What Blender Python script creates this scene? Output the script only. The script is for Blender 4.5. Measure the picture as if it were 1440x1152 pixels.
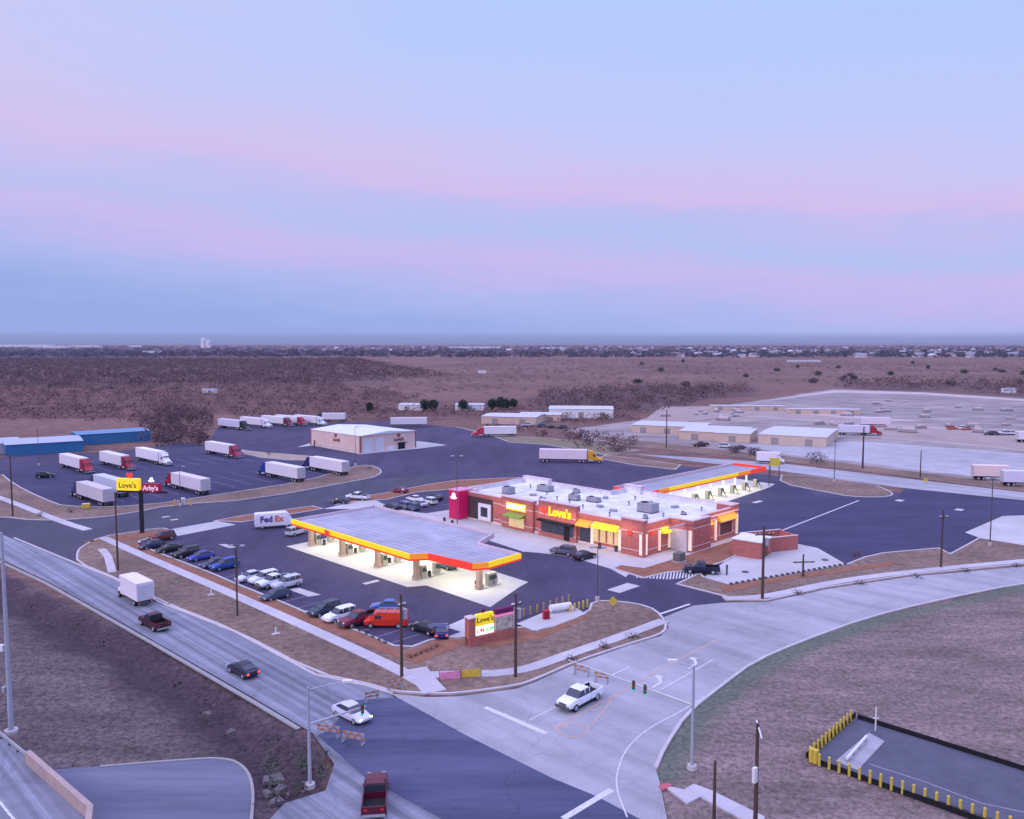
import bpy, bmesh, math, random
import numpy as np
from mathutils import Vector, Matrix, noise as mnoise
random.seed(7); rng = np.random.default_rng(7)
PI = math.pi
scene = bpy.context.scene
for o in list(bpy.data.objects): bpy.data.objects.remove(o)
C = scene.collection
R = math.radians
# ------------------------------------------------------------------ camera
CAMH = 38.0; FPX = 1170.0; HY = 481.0; PITCH = math.atan((576-HY)/FPX)
cam = bpy.data.cameras.new('camera'); co = bpy.data.objects.new('camera', cam); C.objects.link(co)
co.location = (0, 0, CAMH); co.rotation_euler = (PI/2-PITCH, 0, 0)
cam.sensor_width = 36; cam.lens = 36*FPX/1440; cam.clip_start = 1; cam.clip_end = 60000
scene.camera = co
# ------------------------------------------------------------------ world
def lin(c):
    return tuple(((x/255)/12.92 if x/255 <= .04045 else ((x/255+.055)/1.055)**2.4) for x in c)
w = bpy.data.worlds.new('World'); scene.world = w; w.use_nodes = True
nt = w.node_tree; N = nt.nodes; L = nt.links
bg = N['Background']; bg.inputs['Strength'].default_value = 1.0
tc = N.new('ShaderNodeTexCoord'); sep = N.new('ShaderNodeSeparateXYZ'); L.new(tc.outputs['Generated'], sep.inputs[0])
def M(op, a, b=None, c=None, nodes=N, links=L):
    n = nodes.new('ShaderNodeMath'); n.operation = op
    for i, v in enumerate((a, b, c)):
        if v is None: continue
        if isinstance(v, (int, float)): n.inputs[i].default_value = v
        else: links.new(v, n.inputs[i])
    return n.outputs[0]
mp = N.new('ShaderNodeMapping'); mp.inputs['Scale'].default_value = (2.2, 2.2, 13); mp.inputs['Rotation'].default_value = (0, R(5), 0)
L.new(tc.outputs['Generated'], mp.inputs[0])
nz = N.new('ShaderNodeTexNoise'); nz.inputs['Scale'].default_value = 1.6; nz.inputs['Detail'].default_value = 5; nz.inputs['Roughness'].default_value = .5
L.new(mp.outputs[0], nz.inputs['Vector'])
s = M('ADD', sep.outputs['Z'], M('MULTIPLY', sep.outputs['X'], .085))
s = M('ADD', s, M('MULTIPLY', M('SUBTRACT', nz.outputs['Fac'], .5), .085))
nz3 = N.new('ShaderNodeTexNoise'); nz3.inputs['Scale'].default_value = 9; nz3.inputs['Detail'].default_value = 7; nz3.inputs['Roughness'].default_value = .65; L.new(mp.outputs[0], nz3.inputs['Vector'])
s = M('ADD', s, M('MULTIPLY', M('SUBTRACT', nz3.outputs['Fac'], .5), .03))
cr = N.new('ShaderNodeValToRGB'); e = cr.color_ramp
stops = [(0, (154, 172, 230)), (.03, (166, 182, 237)), (.06, (177, 186, 240)), (.085, (194, 186, 240)), (.10, (200, 188, 240)), (.128, (181, 193, 243)),
         (.15, (190, 192, 243)), (.172, (210, 191, 239)), (.2, (206, 196, 242)), (.25, (194, 202, 250)), (.33, (184, 204, 253)), (.42, (178, 202, 252))]
while len(e.elements) < len(stops): e.elements.new(.5)
for el, (p, c) in zip(e.elements, stops):
    el.position = p*2; el.color = (*lin(c), 1)
L.new(M('MULTIPLY', s, 2), cr.inputs[0])
# lavender veil, upper left
mp2 = N.new('ShaderNodeMapping'); mp2.inputs['Scale'].default_value = (1.6, 1.6, 5); L.new(tc.outputs['Generated'], mp2.inputs[0])
nz2 = N.new('ShaderNodeTexNoise'); nz2.inputs['Scale'].default_value = 1.3; nz2.inputs['Detail'].default_value = 8; nz2.inputs['Roughness'].default_value = .6; L.new(mp2.outputs[0], nz2.inputs['Vector'])
veil = M('MULTIPLY', M('SUBTRACT', M('MULTIPLY', sep.outputs['X'], -1.0), .05), 1.6)
veil = M('ADD', veil, M('MULTIPLY', M('SUBTRACT', nz2.outputs['Fac'], .5), 1.8))
vz = N.new('ShaderNodeMapRange'); vz.inputs[1].default_value = .10; vz.inputs[2].default_value = .26; L.new(sep.outputs['Z'], vz.inputs[0])
veil = M('MULTIPLY', veil, vz.outputs[0]); 
vc = N.new('ShaderNodeMath'); vc.operation = 'MULTIPLY'; vc.use_clamp = True; L.new(veil, vc.inputs[0]); vc.inputs[1].default_value = .75
mx = N.new('ShaderNodeMix'); mx.data_type = 'RGBA'; L.new(vc.outputs[0], mx.inputs[0]); L.new(cr.outputs[0], mx.inputs[6]); mx.inputs[7].default_value = (*lin((212, 200, 240)), 1)
# thin dull layer just above the horizon
hz = N.new('ShaderNodeMapRange'); hz.inputs[1].default_value = -.001; hz.inputs[2].default_value = .012; L.new(sep.outputs['Z'], hz.inputs[0])
mh = N.new('ShaderNodeMix'); mh.data_type = 'RGBA'; L.new(hz.outputs[0], mh.inputs[0]); mh.inputs[6].default_value = (*lin((124, 134, 172)), 1); L.new(mx.outputs[2], mh.inputs[7])
# high sky overhead, out of view, made extra bright to light the land
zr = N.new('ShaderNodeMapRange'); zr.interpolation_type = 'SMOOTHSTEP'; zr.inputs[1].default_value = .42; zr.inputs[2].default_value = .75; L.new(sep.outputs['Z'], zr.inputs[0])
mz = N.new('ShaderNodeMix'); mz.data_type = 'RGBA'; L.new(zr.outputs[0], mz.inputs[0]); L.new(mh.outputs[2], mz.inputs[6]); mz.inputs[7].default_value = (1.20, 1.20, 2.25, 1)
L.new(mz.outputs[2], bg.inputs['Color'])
sun = bpy.data.lights.new('sun', 'SUN'); sun.energy = 1.1; sun.angle = R(18); sun.color = (1.0, .86, .88)
so = bpy.data.objects.new('sun', sun); C.objects.link(so)
so.rotation_euler = Vector((0.75, .45, -.45)).to_track_quat('-Z', 'Y').to_euler()
scene.view_settings.view_transform = 'Standard'; scene.view_settings.look = 'None'
scene.view_settings.exposure = 0; scene.view_settings.gamma = 1
scene.render.engine = 'CYCLES'; scene.cycles.max_bounces = 5; scene.cycles.use_denoising = True

# ------------------------------------------------------------------ measuring: photo pixel -> point on the ground plane
def G(px, py, z=0.0):
    x = (px-720)/FPX; y = (576-py)/FPX
    dy = math.cos(PITCH)+y*math.sin(PITCH); dz = -math.sin(PITCH)+y*math.cos(PITCH)
    t = (z-CAMH)/dz
    return Vector((x*t, dy*t, z))
def GP(pts, z=0): return [tuple(G(a, b, z)[:2]) for a, b in pts]
AU = -45.0     # the site grid: +x local runs down-right in the photo, +y local up-right

# ------------------------------------------------------------------ materials
MATS = {}
def mat(name, col, rough=.8, var=.12, scale=.5, bump=0, emit=None, es=0, metal=0, col2=None, detail=6, stretch=None, spec=.3, cscale=None):
    if name in MATS: return MATS[name]
    m = bpy.data.materials.new(name); m.use_nodes = True; t = m.node_tree; n = t.nodes; l = t.links
    p = n['Principled BSDF']; p.inputs['Roughness'].default_value = rough; p.inputs['Metallic'].default_value = metal
    p.inputs['Specular IOR Level'].default_value = spec
    c = n.new('ShaderNodeTexCoord'); mpn = n.new('ShaderNodeMapping'); l.new(c.outputs['Object'], mpn.inputs[0])
    if stretch: mpn.inputs['Rotation'].default_value = (0, 0, stretch[2]); mpn.inputs['Scale'].default_value = (stretch[0], stretch[1], 1)
    a = n.new('ShaderNodeTexNoise'); a.inputs['Scale'].default_value = scale; a.inputs['Detail'].default_value = detail; a.inputs['Roughness'].default_value = .72
    l.new(mpn.outputs[0], a.inputs['Vector'])
    mr = n.new('ShaderNodeMapRange'); mr.inputs[1].default_value = .3; mr.inputs[2].default_value = .7; l.new(a.outputs['Fac'], mr.inputs[0])
    mixn = n.new('ShaderNodeMix'); mixn.data_type = 'RGBA'; l.new(mr.outputs[0], mixn.inputs[0])
    mixn.inputs[6].default_value = (*[x*(1-var) for x in col], 1)
    mixn.inputs[7].default_value = (*(col2 if col2 else [min(1, x*(1+var)) for x in col]), 1)
    out = mixn.outputs[2]
    if cscale:
        b = n.new('ShaderNodeTexNoise'); b.inputs['Scale'].default_value = cscale[0]; b.inputs['Detail'].default_value = 4; l.new(c.outputs['Object'], b.inputs['Vector'])
        r2 = n.new('ShaderNodeMapRange'); r2.inputs[1].default_value = .35; r2.inputs[2].default_value = .65; r2.inputs[3].default_value = 1-cscale[1]; r2.inputs[4].default_value = 1+cscale[1]; l.new(b.outputs['Fac'], r2.inputs[0])
        vm = n.new('ShaderNodeVectorMath'); vm.operation = 'SCALE'; l.new(out, vm.inputs[0]); l.new(r2.outputs[0], vm.inputs['Scale']); out = vm.outputs[0]
    l.new(out, p.inputs['Base Color'])
    if bump:
        bn = n.new('ShaderNodeBump'); bn.inputs['Strength'].default_value = bump; bn.inputs['Distance'].default_value = .1; l.new(a.outputs['Fac'], bn.inputs['Height']); l.new(bn.outputs[0], p.inputs['Normal'])
    if emit: p.inputs['Emission Color'].default_value = (*emit, 1); p.inputs['Emission Strength'].default_value = es
    MATS[name] = m; return m
def paint(rgb, rough=.35): return mat('paint_%d_%d_%d' % rgb, lin(rgb), rough, .06, .8, spec=.5)
def jointed(name, col, jw, jh, dark=.72, var=.1, streak=None, rot=R(45), mortar=.02):
    if name in MATS: return MATS[name]
    m = mat(name, col, .85, var, .35, cscale=(.06, .1)); t = m.node_tree; n = t.nodes; l = t.links; p = n['Principled BSDF']
    src = p.inputs['Base Color'].links[0].from_socket
    c = n.new('ShaderNodeTexCoord'); mp_ = n.new('ShaderNodeMapping'); mp_.inputs['Rotation'].default_value = (0, 0, rot); l.new(c.outputs['Object'], mp_.inputs[0])
    b = n.new('ShaderNodeTexBrick'); b.offset = 0; b.inputs['Scale'].default_value = 1; b.inputs['Brick Width'].default_value = jw; b.inputs['Row Height'].default_value = jh
    b.inputs['Mortar Size'].default_value = mortar; b.inputs['Mortar Smooth'].default_value = .3
    b.inputs['Color1'].default_value = (1, 1, 1, 1); b.inputs['Color2'].default_value = (.93, .93, .93, 1); b.inputs['Mortar'].default_value = (dark, dark, dark, 1)
    l.new(mp_.outputs[0], b.inputs['Vector'])
    mm = n.new('ShaderNodeMix'); mm.data_type = 'RGBA'; mm.blend_type = 'MULTIPLY'; mm.inputs[0].default_value = 1; l.new(src, mm.inputs[6]); l.new(b.outputs['Color'], mm.inputs[7])
    o = mm.outputs[2]
    if streak:
        m3 = n.new('ShaderNodeMapping'); m3.inputs['Scale'].default_value = (streak[0], streak[1], 1); l.new(mp_.outputs[0], m3.inputs[0])
        a = n.new('ShaderNodeTexNoise'); a.inputs['Scale'].default_value = 1; a.inputs['Detail'].default_value = 4; l.new(m3.outputs[0], a.inputs['Vector'])
        r2 = n.new('ShaderNodeMapRange'); r2.inputs[1].default_value = .35; r2.inputs[2].default_value = .65; r2.inputs[3].default_value = streak[2]; r2.inputs[4].default_value = 1.08; l.new(a.outputs['Fac'], r2.inputs[0])
        vm = n.new('ShaderNodeVectorMath'); vm.operation = 'SCALE'; l.new(o, vm.inputs[0]); l.new(r2.outputs[0], vm.inputs['Scale']); o = vm.outputs[0]
    l.new(o, p.inputs['Base Color']); return m
ASPHALT = mat('asphalt', (.050, .044, .090), .9, .25, .12, detail=12, col2=(.078, .068, .125), cscale=(.02, .14), stretch=(1, .25, R(45)))
ASPHALT_NEW = mat('fresh_asphalt', (.036, .036, .088), .85, .25, .15, detail=12, col2=(.058, .055, .12), cscale=(.025, .16), stretch=(.25, 1, R(45)))
ASPHALT_ROAD = mat('worn_asphalt', (.055, .064, .13), .85, .3, .35, detail=8, col2=(.115, .125, .205), stretch=(.06, .55, R(45)), cscale=(.05, .12))
CONC = jointed('concrete_road', (.365, .365, .39), 4.6, 4.6, .76, .1, (.03, .35, .84), mortar=.03)
CONC_OLD = jointed('worn_concrete', (.265, .28, .335), 6, 3.7, .6, .12, (.010, 1.1, .52))
CONC_APRON = jointed('apron_concrete', (.5, .49, .48), 4.6, 4.6, .85, .06)
KERB = mat('kerb_concrete', (.5, .47, .47), .85, .12, .6)
WALKM = jointed('sidewalk_concrete', (.5, .48, .5), 1.5, 1.5, .8, .08)
WHITE_LINE = mat('line_paint', (.60, .60, .62), .7, .25, 2.5)
FAINT = mat('faint_line_paint', (.30, .30, .36), .8, .3, .8)
YLINE = mat('faded_yellow_paint', (.55, .36, .27), .8, .2, .8)
DRY = mat('dry_grass', (.16, .105, .082), 1, .35, .9, .5, col2=(.30, .21, .165), detail=12, cscale=(.07, .22))
MULCH = mat('red_mulch', (.26, .115, .07), 1, .3, .6, .4, col2=(.34, .16, .10), detail=8)
GRAVEL = mat('pale_gravel', (.20, .165, .155), 1, .2, .09, detail=14, col2=(.42, .37, .355), cscale=(.015, .15), stretch=(.5, 1.4, R(12)))
BRICK = mat('red_brick', (.44, .145, .125), .9, .25, 1.6, detail=6, cscale=(.15, .06))
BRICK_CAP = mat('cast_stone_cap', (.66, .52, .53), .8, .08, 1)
WHITE = mat('white_metal', (.76, .75, .77), .5, .05, .6)
ROOFW = mat('white_roof_membrane', (.70, .70, .73), .75, .14, .5, cscale=(.25, .10))
STEEL = mat('galvanised_steel', (.42, .43, .47), .45, .1, 1, metal=.3)
DGREY = mat('dark_grey_metal', (.09, .09, .10), .6, .2, 1)
BLACK = mat('black_rubber', (.018, .018, .02), .8, .2, 2)
GLASS = mat('dark_glass', (.03, .04, .06), .12, .1, 1, spec=.8)
WOODP = mat('brown_timber', (.085, .055, .045), .9, .25, 1.5)
YEL = mat('safety_yellow', (.62, .47, .07), .6, .12, 1.5)
YEL_LIT = mat('lit_yellow', (.8, .55, .02), .5, .06, 1, emit=(1, .72, .01), es=.5)
RED_LIT = mat('lit_red', (.7, .04, .03), .5, .06, 1, emit=(1, .07, .03), es=.45)
ORG_LIT = mat('lit_orange', (.8, .28, .03), .5, .06, 1, emit=(1, .36, .03), es=.38)
WHITE_LIT = mat('lit_white', (.8, .8, .8), .5, .03, 1, emit=(1, .97, .88), es=1.0)
LAMP = mat('lamp_lens', (.9, .9, .9), .4, .02, 1, emit=(1, .97, .82), es=7)
WARM = mat('warm_window', (.3, .2, .1), .3, .4, .8, emit=(1, .75, .42), es=.55)
PINKW = mat('tan_block_wall', (.74, .55, .50), .85, .06, .5, cscale=(.2, .04))
TAILL = mat('tail_light', (.5, .02, .02), .4, .05, 1, emit=(1, .05, .03), es=.04)
TAILON = mat('brake_light_on', (.5, .02, .02), .4, .05, 1, emit=(1, .06, .03), es=3)
HEADL = mat('head_light', (.8, .8, .8), .2, .03, 1)
HEADON = mat('head_light_on', (.8, .8, .8), .2, .03, 1, emit=(1, .85, .65), es=3)
FT1 = mat('far_twigs', (.16, .09, .09), 1, .3, .03, col2=(.20, .12, .115))
FT2 = mat('far_dark_twigs', (.11, .07, .08), 1, .3, .03, col2=(.155, .10, .11))
TWIG = mat('bare_twigs', (.15, .088, .095), 1, .35, .03, col2=(.20, .12, .12))
TWIG2 = mat('dark_twigs', (.11, .07, .09), 1, .35, .03, col2=(.15, .095, .11))
EVERG = mat('evergreen_leaves', (.028, .045, .03), 1, .3, .5)
BARK = mat('bark', (.08, .055, .05), 1, .2, 2)

# ------------------------------------------------------------------ mesh helpers
class MB:
    def __init__(s): s.v = []; s.f = []; s.m = []; s.mats = []
    def mi(s, m):
        if m not in s.mats: s.mats.append(m)
        return s.mats.index(m)
    def add(s, vs, fs, m):
        b = len(s.v); s.v += [tuple(v) for v in vs]; i = s.mi(m)
        for f in fs: s.f.append(tuple(b+k for k in f)); s.m.append(i)
        return s
    def box(s, x0, y0, z0, x1, y1, z1, m, rot=0, piv=None):
        vs = [(x, y, z) for z in (z0, z1) for y in (y0, y1) for x in (x0, x1)]
        if rot:
            cx, cy = piv if piv else ((x0+x1)/2, (y0+y1)/2); c, q = math.cos(rot), math.sin(rot)
            vs = [(cx+(x-cx)*c-(y-cy)*q, cy+(x-cx)*q+(y-cy)*c, z) for x, y, z in vs]
        s.add(vs, [(0, 2, 3, 1), (4, 5, 7, 6), (0, 1, 5, 4), (2, 6, 7, 3), (0, 4, 6, 2), (1, 3, 7, 5)], m); return s
    def prism(s, poly, z0, z1, m, top=None):
        n = len(poly)
        if area(poly) < 0: poly = poly[::-1]
        b = len(s.v); s.v += [(x, y, z0) for x, y in poly]+[(x, y, z1) for x, y in poly]
        i = s.mi(m)
        for k in range(n): s.f.append((b+k, b+(k+1) % n, b+n+(k+1) % n, b+n+k)); s.m.append(i)
        for t in tri(poly):
            s.f.append(tuple(b+n+k for k in t)); s.m.append(s.mi(top or m))
            s.f.append(tuple(b+k for k in reversed(t))); s.m.append(i)
        return s
    def sheet(s, poly, z, m):
        if area(poly) < 0: poly = poly[::-1]
        s.add([(x, y, z) for x, y in poly], tri(poly), m); return s
    def cyl(s, p, q, r, m, r2=None, n=10):
        p = Vector(p); q = Vector(q); d = (q-p).normalized(); a = d.orthogonal().normalized(); b = d.cross(a); r2 = r if r2 is None else r2
        vs = [p+(a*math.cos(2*PI*k/n)+b*math.sin(2*PI*k/n))*r for k in range(n)]+[q+(a*math.cos(2*PI*k/n)+b*math.sin(2*PI*k/n))*r2 for k in range(n)]
        s.add(vs, [(k, (k+1) % n, n+(k+1) % n, n+k) for k in range(n)]+[tuple(reversed(range(n))), tuple(range(n, 2*n))], m); return s
    def loft(s, secs, m):
        n = len(secs[0]); vs = [p for q in secs for p in q]; fs = []
        for i in range(len(secs)-1):
            for k in range(n): fs.append((i*n+k, i*n+(k+1) % n, (i+1)*n+(k+1) % n, (i+1)*n+k))
        fs += [tuple(reversed(range(n))), tuple((len(secs)-1)*n+k for k in range(n))]
        s.add(vs, fs, m); return s
    def build(s, name, parent=None, bevel=0):
        me = bpy.data.meshes.new(name); me.from_pydata(s.v, [], s.f)
        for m in s.mats: me.materials.append(m)
        me.polygons.foreach_set('material_index', s.m)
        if bevel or True:
            bm = bmesh.new(); bm.from_mesh(me); bmesh.ops.recalc_face_normals(bm, faces=bm.faces)
            if bevel: bmesh.ops.bevel(bm, geom=[e for e in bm.edges if len(e.link_faces) == 2 and e.calc_face_angle(0) > .5], offset=bevel, segments=2, affect='EDGES', clamp_overlap=True)
            bm.to_mesh(me); bm.free()
        me.update(); o = bpy.data.objects.new(name, me); C.objects.link(o)
        if parent: o.parent = parent
        return o
def area(p): return sum(p[i][0]*p[(i+1) % len(p)][1]-p[(i+1) % len(p)][0]*p[i][1] for i in range(len(p)))/2
def tri(poly):
    from mathutils.geometry import tessellate_polygon
    ts = tessellate_polygon([[Vector((x, y, 0)) for x, y in poly]]); out = []
    for t in ts:
        a, b, c = [poly[i] for i in t]
        cr_ = (b[0]-a[0])*(c[1]-a[1])-(b[1]-a[1])*(c[0]-a[0])
        out.append(tuple(t) if cr_ > 0 else tuple(reversed(t)))
    return out
def smooth(p, it=2, closed=True):
    for _ in range(it):
        q = []
        n = len(p)
        for i in range(n if closed else n-1):
            a = p[i]; b = p[(i+1) % n]
            q += [(a[0]*.75+b[0]*.25, a[1]*.75+b[1]*.25), (a[0]*.25+b[0]*.75, a[1]*.25+b[1]*.75)]
        if not closed: q = [p[0]]+q+[p[-1]]
        p = q
    return p
def inset(p, d):
    if area(p) < 0: p = p[::-1]
    n = len(p); out = []
    for i in range(n):
        a, b, c = Vector(p[i-1]), Vector(p[i]), Vector(p[(i+1) % n])
        e1 = (b-a).normalized(); e2 = (c-b).normalized(); n1 = Vector((-e1.y, e1.x)); n2 = Vector((-e2.y, e2.x))
        m = n1+n2
        if m.length < 1e-4: m = n1
        m.normalize(); k = d/max(.4, m.dot(n1)); out.append(tuple(b+m*k))
    return p, out
def strip(line, wd):
    """ribbon polygon of width wd about a polyline"""
    l, r = [], []
    for i, p in enumerate(line):
        a = Vector(line[max(0, i-1)]); b = Vector(line[min(len(line)-1, i+1)]); t = (b-a).normalized(); n = Vector((-t.y, t.x))*wd/2
        l.append(tuple(Vector(p)+n)); r.append(tuple(Vector(p)-n))
    return l+r[::-1]
def tag(o, label=None, cat=None, group=None, kind=None):
    for k, v in (('label', label), ('category', cat), ('group', group), ('kind', kind)):
        if v: o[k] = v
    return o
def empty(name, loc, rz=0, label=None, cat=None, group=None):
    o = bpy.data.objects.new(name, None); C.objects.link(o); o.location = loc; o.rotation_euler = (0, 0, rz); o.empty_display_size = .5
    return tag(o, label, cat, group)
def struct(name, poly, z, m):
    return tag(MB().sheet(poly, z, m).build(name), kind='structure')
def text_mesh(txt, name, size, m, parent, loc, rot, depth=.03, bold=0):
    cu = bpy.data.curves.new('t', 'FONT'); cu.body = txt; cu.size = size; cu.extrude = depth; cu.align_x = 'CENTER'; cu.align_y = 'CENTER'; cu.offset = bold; cu.resolution_u = 2
    ob = bpy.data.objects.new('t', cu); C.objects.link(ob)
    bpy.context.view_layer.update()
    me = bpy.data.meshes.new_from_object(ob.evaluated_get(bpy.context.evaluated_depsgraph_get())); bpy.data.objects.remove(ob)
    me.materials.clear(); me.materials.append(m)
    o = bpy.data.objects.new(name, me); C.objects.link(o); o.parent = parent; o.location = loc; o.rotation_euler = rot; return o
def copy_tree(o, parent=None):
    c = o.copy(); C.objects.link(c)
    if parent: c.parent = parent
    for ch in list(o.children): copy_tree(ch, c)
    return c
def heart(name, sz, m, parent, loc, rz, white=None):
    pts = []
    for k in range(28):
        t = 2*PI*k/28; pts.append((16*math.sin(t)**3/17, (13*math.cos(t)-5*math.cos(2*t)-2*math.cos(3*t)-math.cos(4*t))/17))
    me = bpy.data.meshes.new(name); n = len(pts)
    vs = [(x*sz, -.04, z*sz) for x, z in pts]+[(x*sz, .04, z*sz) for x, z in pts]
    me.from_pydata(vs, [], [tuple(range(n)), tuple(reversed(range(n, 2*n)))]+[(k, n+k, n+(k+1) % n, (k+1) % n) for k in range(n)]); me.materials.append(m)
    o = bpy.data.objects.new(name, me); C.objects.link(o); o.parent = parent; o.location = loc; o.rotation_euler = (0, 0, rz); return o
def jag(poly, amp=10, step=18, f=.03):
    out = []
    n = len(poly)
    for i in range(n):
        a, b = Vector(poly[i]), Vector(poly[(i+1) % n]); k = max(1, min(60, int((b-a).length/step)))
        for j in range(k):
            p = a.lerp(b, j/k); q = Vector((p.x*f, p.y*f, 0)); s_ = min(1, 1)*amp
            out.append((p.x+(mnoise.noise(q)+.6*mnoise.noise(q*3.1))*s_, p.y+(mnoise.noise(q+Vector((9, 4, 2)))+.6*mnoise.noise(q*3.1+Vector((5, 1, 7))))*s_))
    return out
# stains and cracks worked into a paving material
def weather(m, stain=.72, crack=.0, rot=R(45)):
    t = m.node_tree; n = t.nodes; l = t.links; p = n['Principled BSDF']; src = p.inputs['Base Color'].links[0].from_socket
    c = n.new('ShaderNodeTexCoord'); a = n.new('ShaderNodeTexNoise'); a.inputs['Scale'].default_value = .55; a.inputs['Detail'].default_value = 5; a.inputs['Roughness'].default_value = .6; l.new(c.outputs['Object'], a.inputs['Vector'])
    r_ = n.new('ShaderNodeMapRange'); r_.inputs[1].default_value = .60; r_.inputs[2].default_value = .72; r_.inputs[3].default_value = 1; r_.inputs[4].default_value = stain; l.new(a.outputs['Fac'], r_.inputs[0])
    out = r_.outputs[0]
    if crack:
        nzz = n.new('ShaderNodeTexNoise'); nzz.inputs['Scale'].default_value = .25; nzz.inputs['Detail'].default_value = 4; l.new(c.outputs['Object'], nzz.inputs['Vector'])
        ad = n.new('ShaderNodeVectorMath'); ad.operation = 'MULTIPLY_ADD'; l.new(nzz.outputs['Color'], ad.inputs[0]); ad.inputs[1].default_value = (5, 5, 0); l.new(c.outputs['Object'], ad.inputs[2])
        v = n.new('ShaderNodeTexVoronoi'); v.feature = 'DISTANCE_TO_EDGE'; v.inputs['Scale'].default_value = .085; l.new(ad.outputs[0], v.inputs['Vector'])
        r2 = n.new('ShaderNodeMapRange'); r2.inputs[1].default_value = .003; r2.inputs[2].default_value = .011; r2.inputs[3].default_value = crack; r2.inputs[4].default_value = 1; l.new(v.outputs['Distance'], r2.inputs[0])
        mm = n.new('ShaderNodeMath'); mm.operation = 'MULTIPLY'; l.new(out, mm.inputs[0]); l.new(r2.outputs[0], mm.inputs[1]); out = mm.outputs[0]
    vm = n.new('ShaderNodeVectorMath'); vm.operation = 'SCALE'; l.new(src, vm.inputs[0]); l.new(out, vm.inputs['Scale']); l.new(vm.outputs[0], p.inputs['Base Color'])
weather(ASPHALT, .66, 1.3); weather(ASPHALT_NEW, .68, 1.22); weather(ASPHALT_ROAD, .75, .8); weather(CONC, .9, .9); weather(CONC_OLD, .85, .85); weather(CONC_APRON, .88); weather(GRAVEL, .78)
#@@GROUND
# ------------------------------------------------------------------ ground sheet
def seg_dist(X, Y, pl):
    d = np.full(X.shape, 1e9)
    for (ax, ay), (bx, by) in zip(pl[:-1], pl[1:]):
        vx, vy = bx-ax, by-ay; t = np.clip(((X-ax)*vx+(Y-ay)*vy)/(vx*vx+vy*vy), 0, 1)
        d = np.minimum(d, np.hypot(X-ax-t*vx, Y-ay-t*vy))
    return d
def inside(X, Y, poly):
    r = np.zeros(X.shape, bool); n = len(poly)
    for i in range(n):
        (x1, y1), (x2, y2) = poly[i], poly[(i+1) % n]
        c = ((y1 > Y) != (y2 > Y)) & (X < (x2-x1)*(Y-y1)/((y2-y1) or 1e-9)+x1); r ^= c
    return r
SITE = GP([(-120, 712), (-80, 728), (0, 729), (50, 734), (125, 731), (175, 747), (213, 774), (300, 808), (442, 866), (568, 914), (640, 897), (735, 880), (932, 867), (1015, 848), (1190, 797), (1242, 778), (1336, 779), (1376, 755), (1500, 775),
           (1500, 728), (1440, 718), (1200, 684), (1080, 668), (905, 650), (850, 640), (770, 626), (700, 614), (655, 603), (622, 600), (560, 592), (480, 594), (340, 598), (305, 602), (300, 612), (290, 626), (255, 622), (210, 630), (150, 636), (40, 640), (-80, 652), (-120, 655)])
x0, x1, y0, y1 = -150, 170, 40, 240
gx = np.arange(x0, x1+1, 1.0); gy = np.arange(y0, y1+1, 1.0); X, Y = np.meshgrid(gx, gy)
DITCH = GP([(-200, 740), (-60, 795), (20, 840), (110, 885), (200, 930), (290, 985), (350, 1035), (395, 1075), (430, 1105)])
SWALE = GP([(120, 800), (180, 822), (240, 850), (330, 888), (420, 922), (520, 952)])
d1 = seg_dist(X, Y, DITCH); d2 = seg_dist(X, Y, SWALE)
nzv = np.zeros(X.shape)
for i in range(X.shape[0]):
    for j in range(X.shape[1]):
        nzv[i, j] = mnoise.noise(Vector((X[i, j]*.13, Y[i, j]*.13, 0)))*.6+mnoise.noise(Vector((X[i, j]*.45, Y[i, j]*.45, 3)))*.4
Z = -.95*np.exp(-(d1/3.0)**2)-.3*np.exp(-(d2/1.6)**2)-.10*(nzv*.5+.5)
edge = np.minimum.reduce([X-x0, x1-X, Y-y0, y1-Y]); Z *= np.clip(edge/4, 0, 1)
LEFTF = GP([(-300, 760), (0, 800), (217, 903), (400, 1012), (450, 1040), (470, 1200), (-300, 1200)])
PINKF = GP([(922, 1081), (966, 1003), (1060, 925), (1219, 870), (1440, 821), (1900, 760), (1900, 1300), (930, 1300)])
fl = inside(X, Y, LEFTF).astype(float); fp = inside(X, Y, PINKF).astype(float)
RB = GP([(1700, 785), (1440, 821), (1312, 847), (1219, 870), (1125, 904), (1060, 933), (1015, 965), (966, 1005), (932, 1055), (924, 1080)])
green = .75*np.clip(1.8-seg_dist(X, Y, RB)/2.1, 0, 1)*fp
dv = np.clip(1.7-d1/3.8+nzv*1.2, 0, 1)*fl+np.clip(1.1-d2/1.6+nzv, 0, 1)*.55
col = np.stack([dv, fl, fp, green], -1).reshape(-1, 4)
nyy, nxx = X.shape
verts = np.stack([X, Y, Z], -1).reshape(-1, 3).tolist()
faces = [(i*nxx+j, i*nxx+j+1, (i+1)*nxx+j+1, (i+1)*nxx+j) for i in range(nyy-1) for j in range(nxx-1)]
BIG = 12000; ex = [-BIG, -2500, -600, x0, x1, 600, 2500, BIG]; ey = [-BIG, -2000, -200, y0, y1, 600, 2000, 6000, BIG]
bi = len(verts); verts += [(a, b, 0.0) for b in ey for a in ex]; W = len(ex)
for i in range(len(ey)-1):
    for j in range(W-1):
        if ex[j] == x0 and ey[i] == y0: continue
        faces.append((bi+i*W+j, bi+i*W+j+1, bi+(i+1)*W+j+1, bi+(i+1)*W+j))
me = bpy.data.meshes.new('ground'); me.from_pydata(verts, [], faces)
ca = me.color_attributes.new('cover', 'FLOAT_COLOR', 'POINT'); full = np.zeros((len(verts), 4), np.float32); full[:len(col)] = col; ca.data.foreach_set('color', full.ravel())
me.polygons.foreach_set('use_smooth', [True]*len(faces)); me.update()
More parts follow.
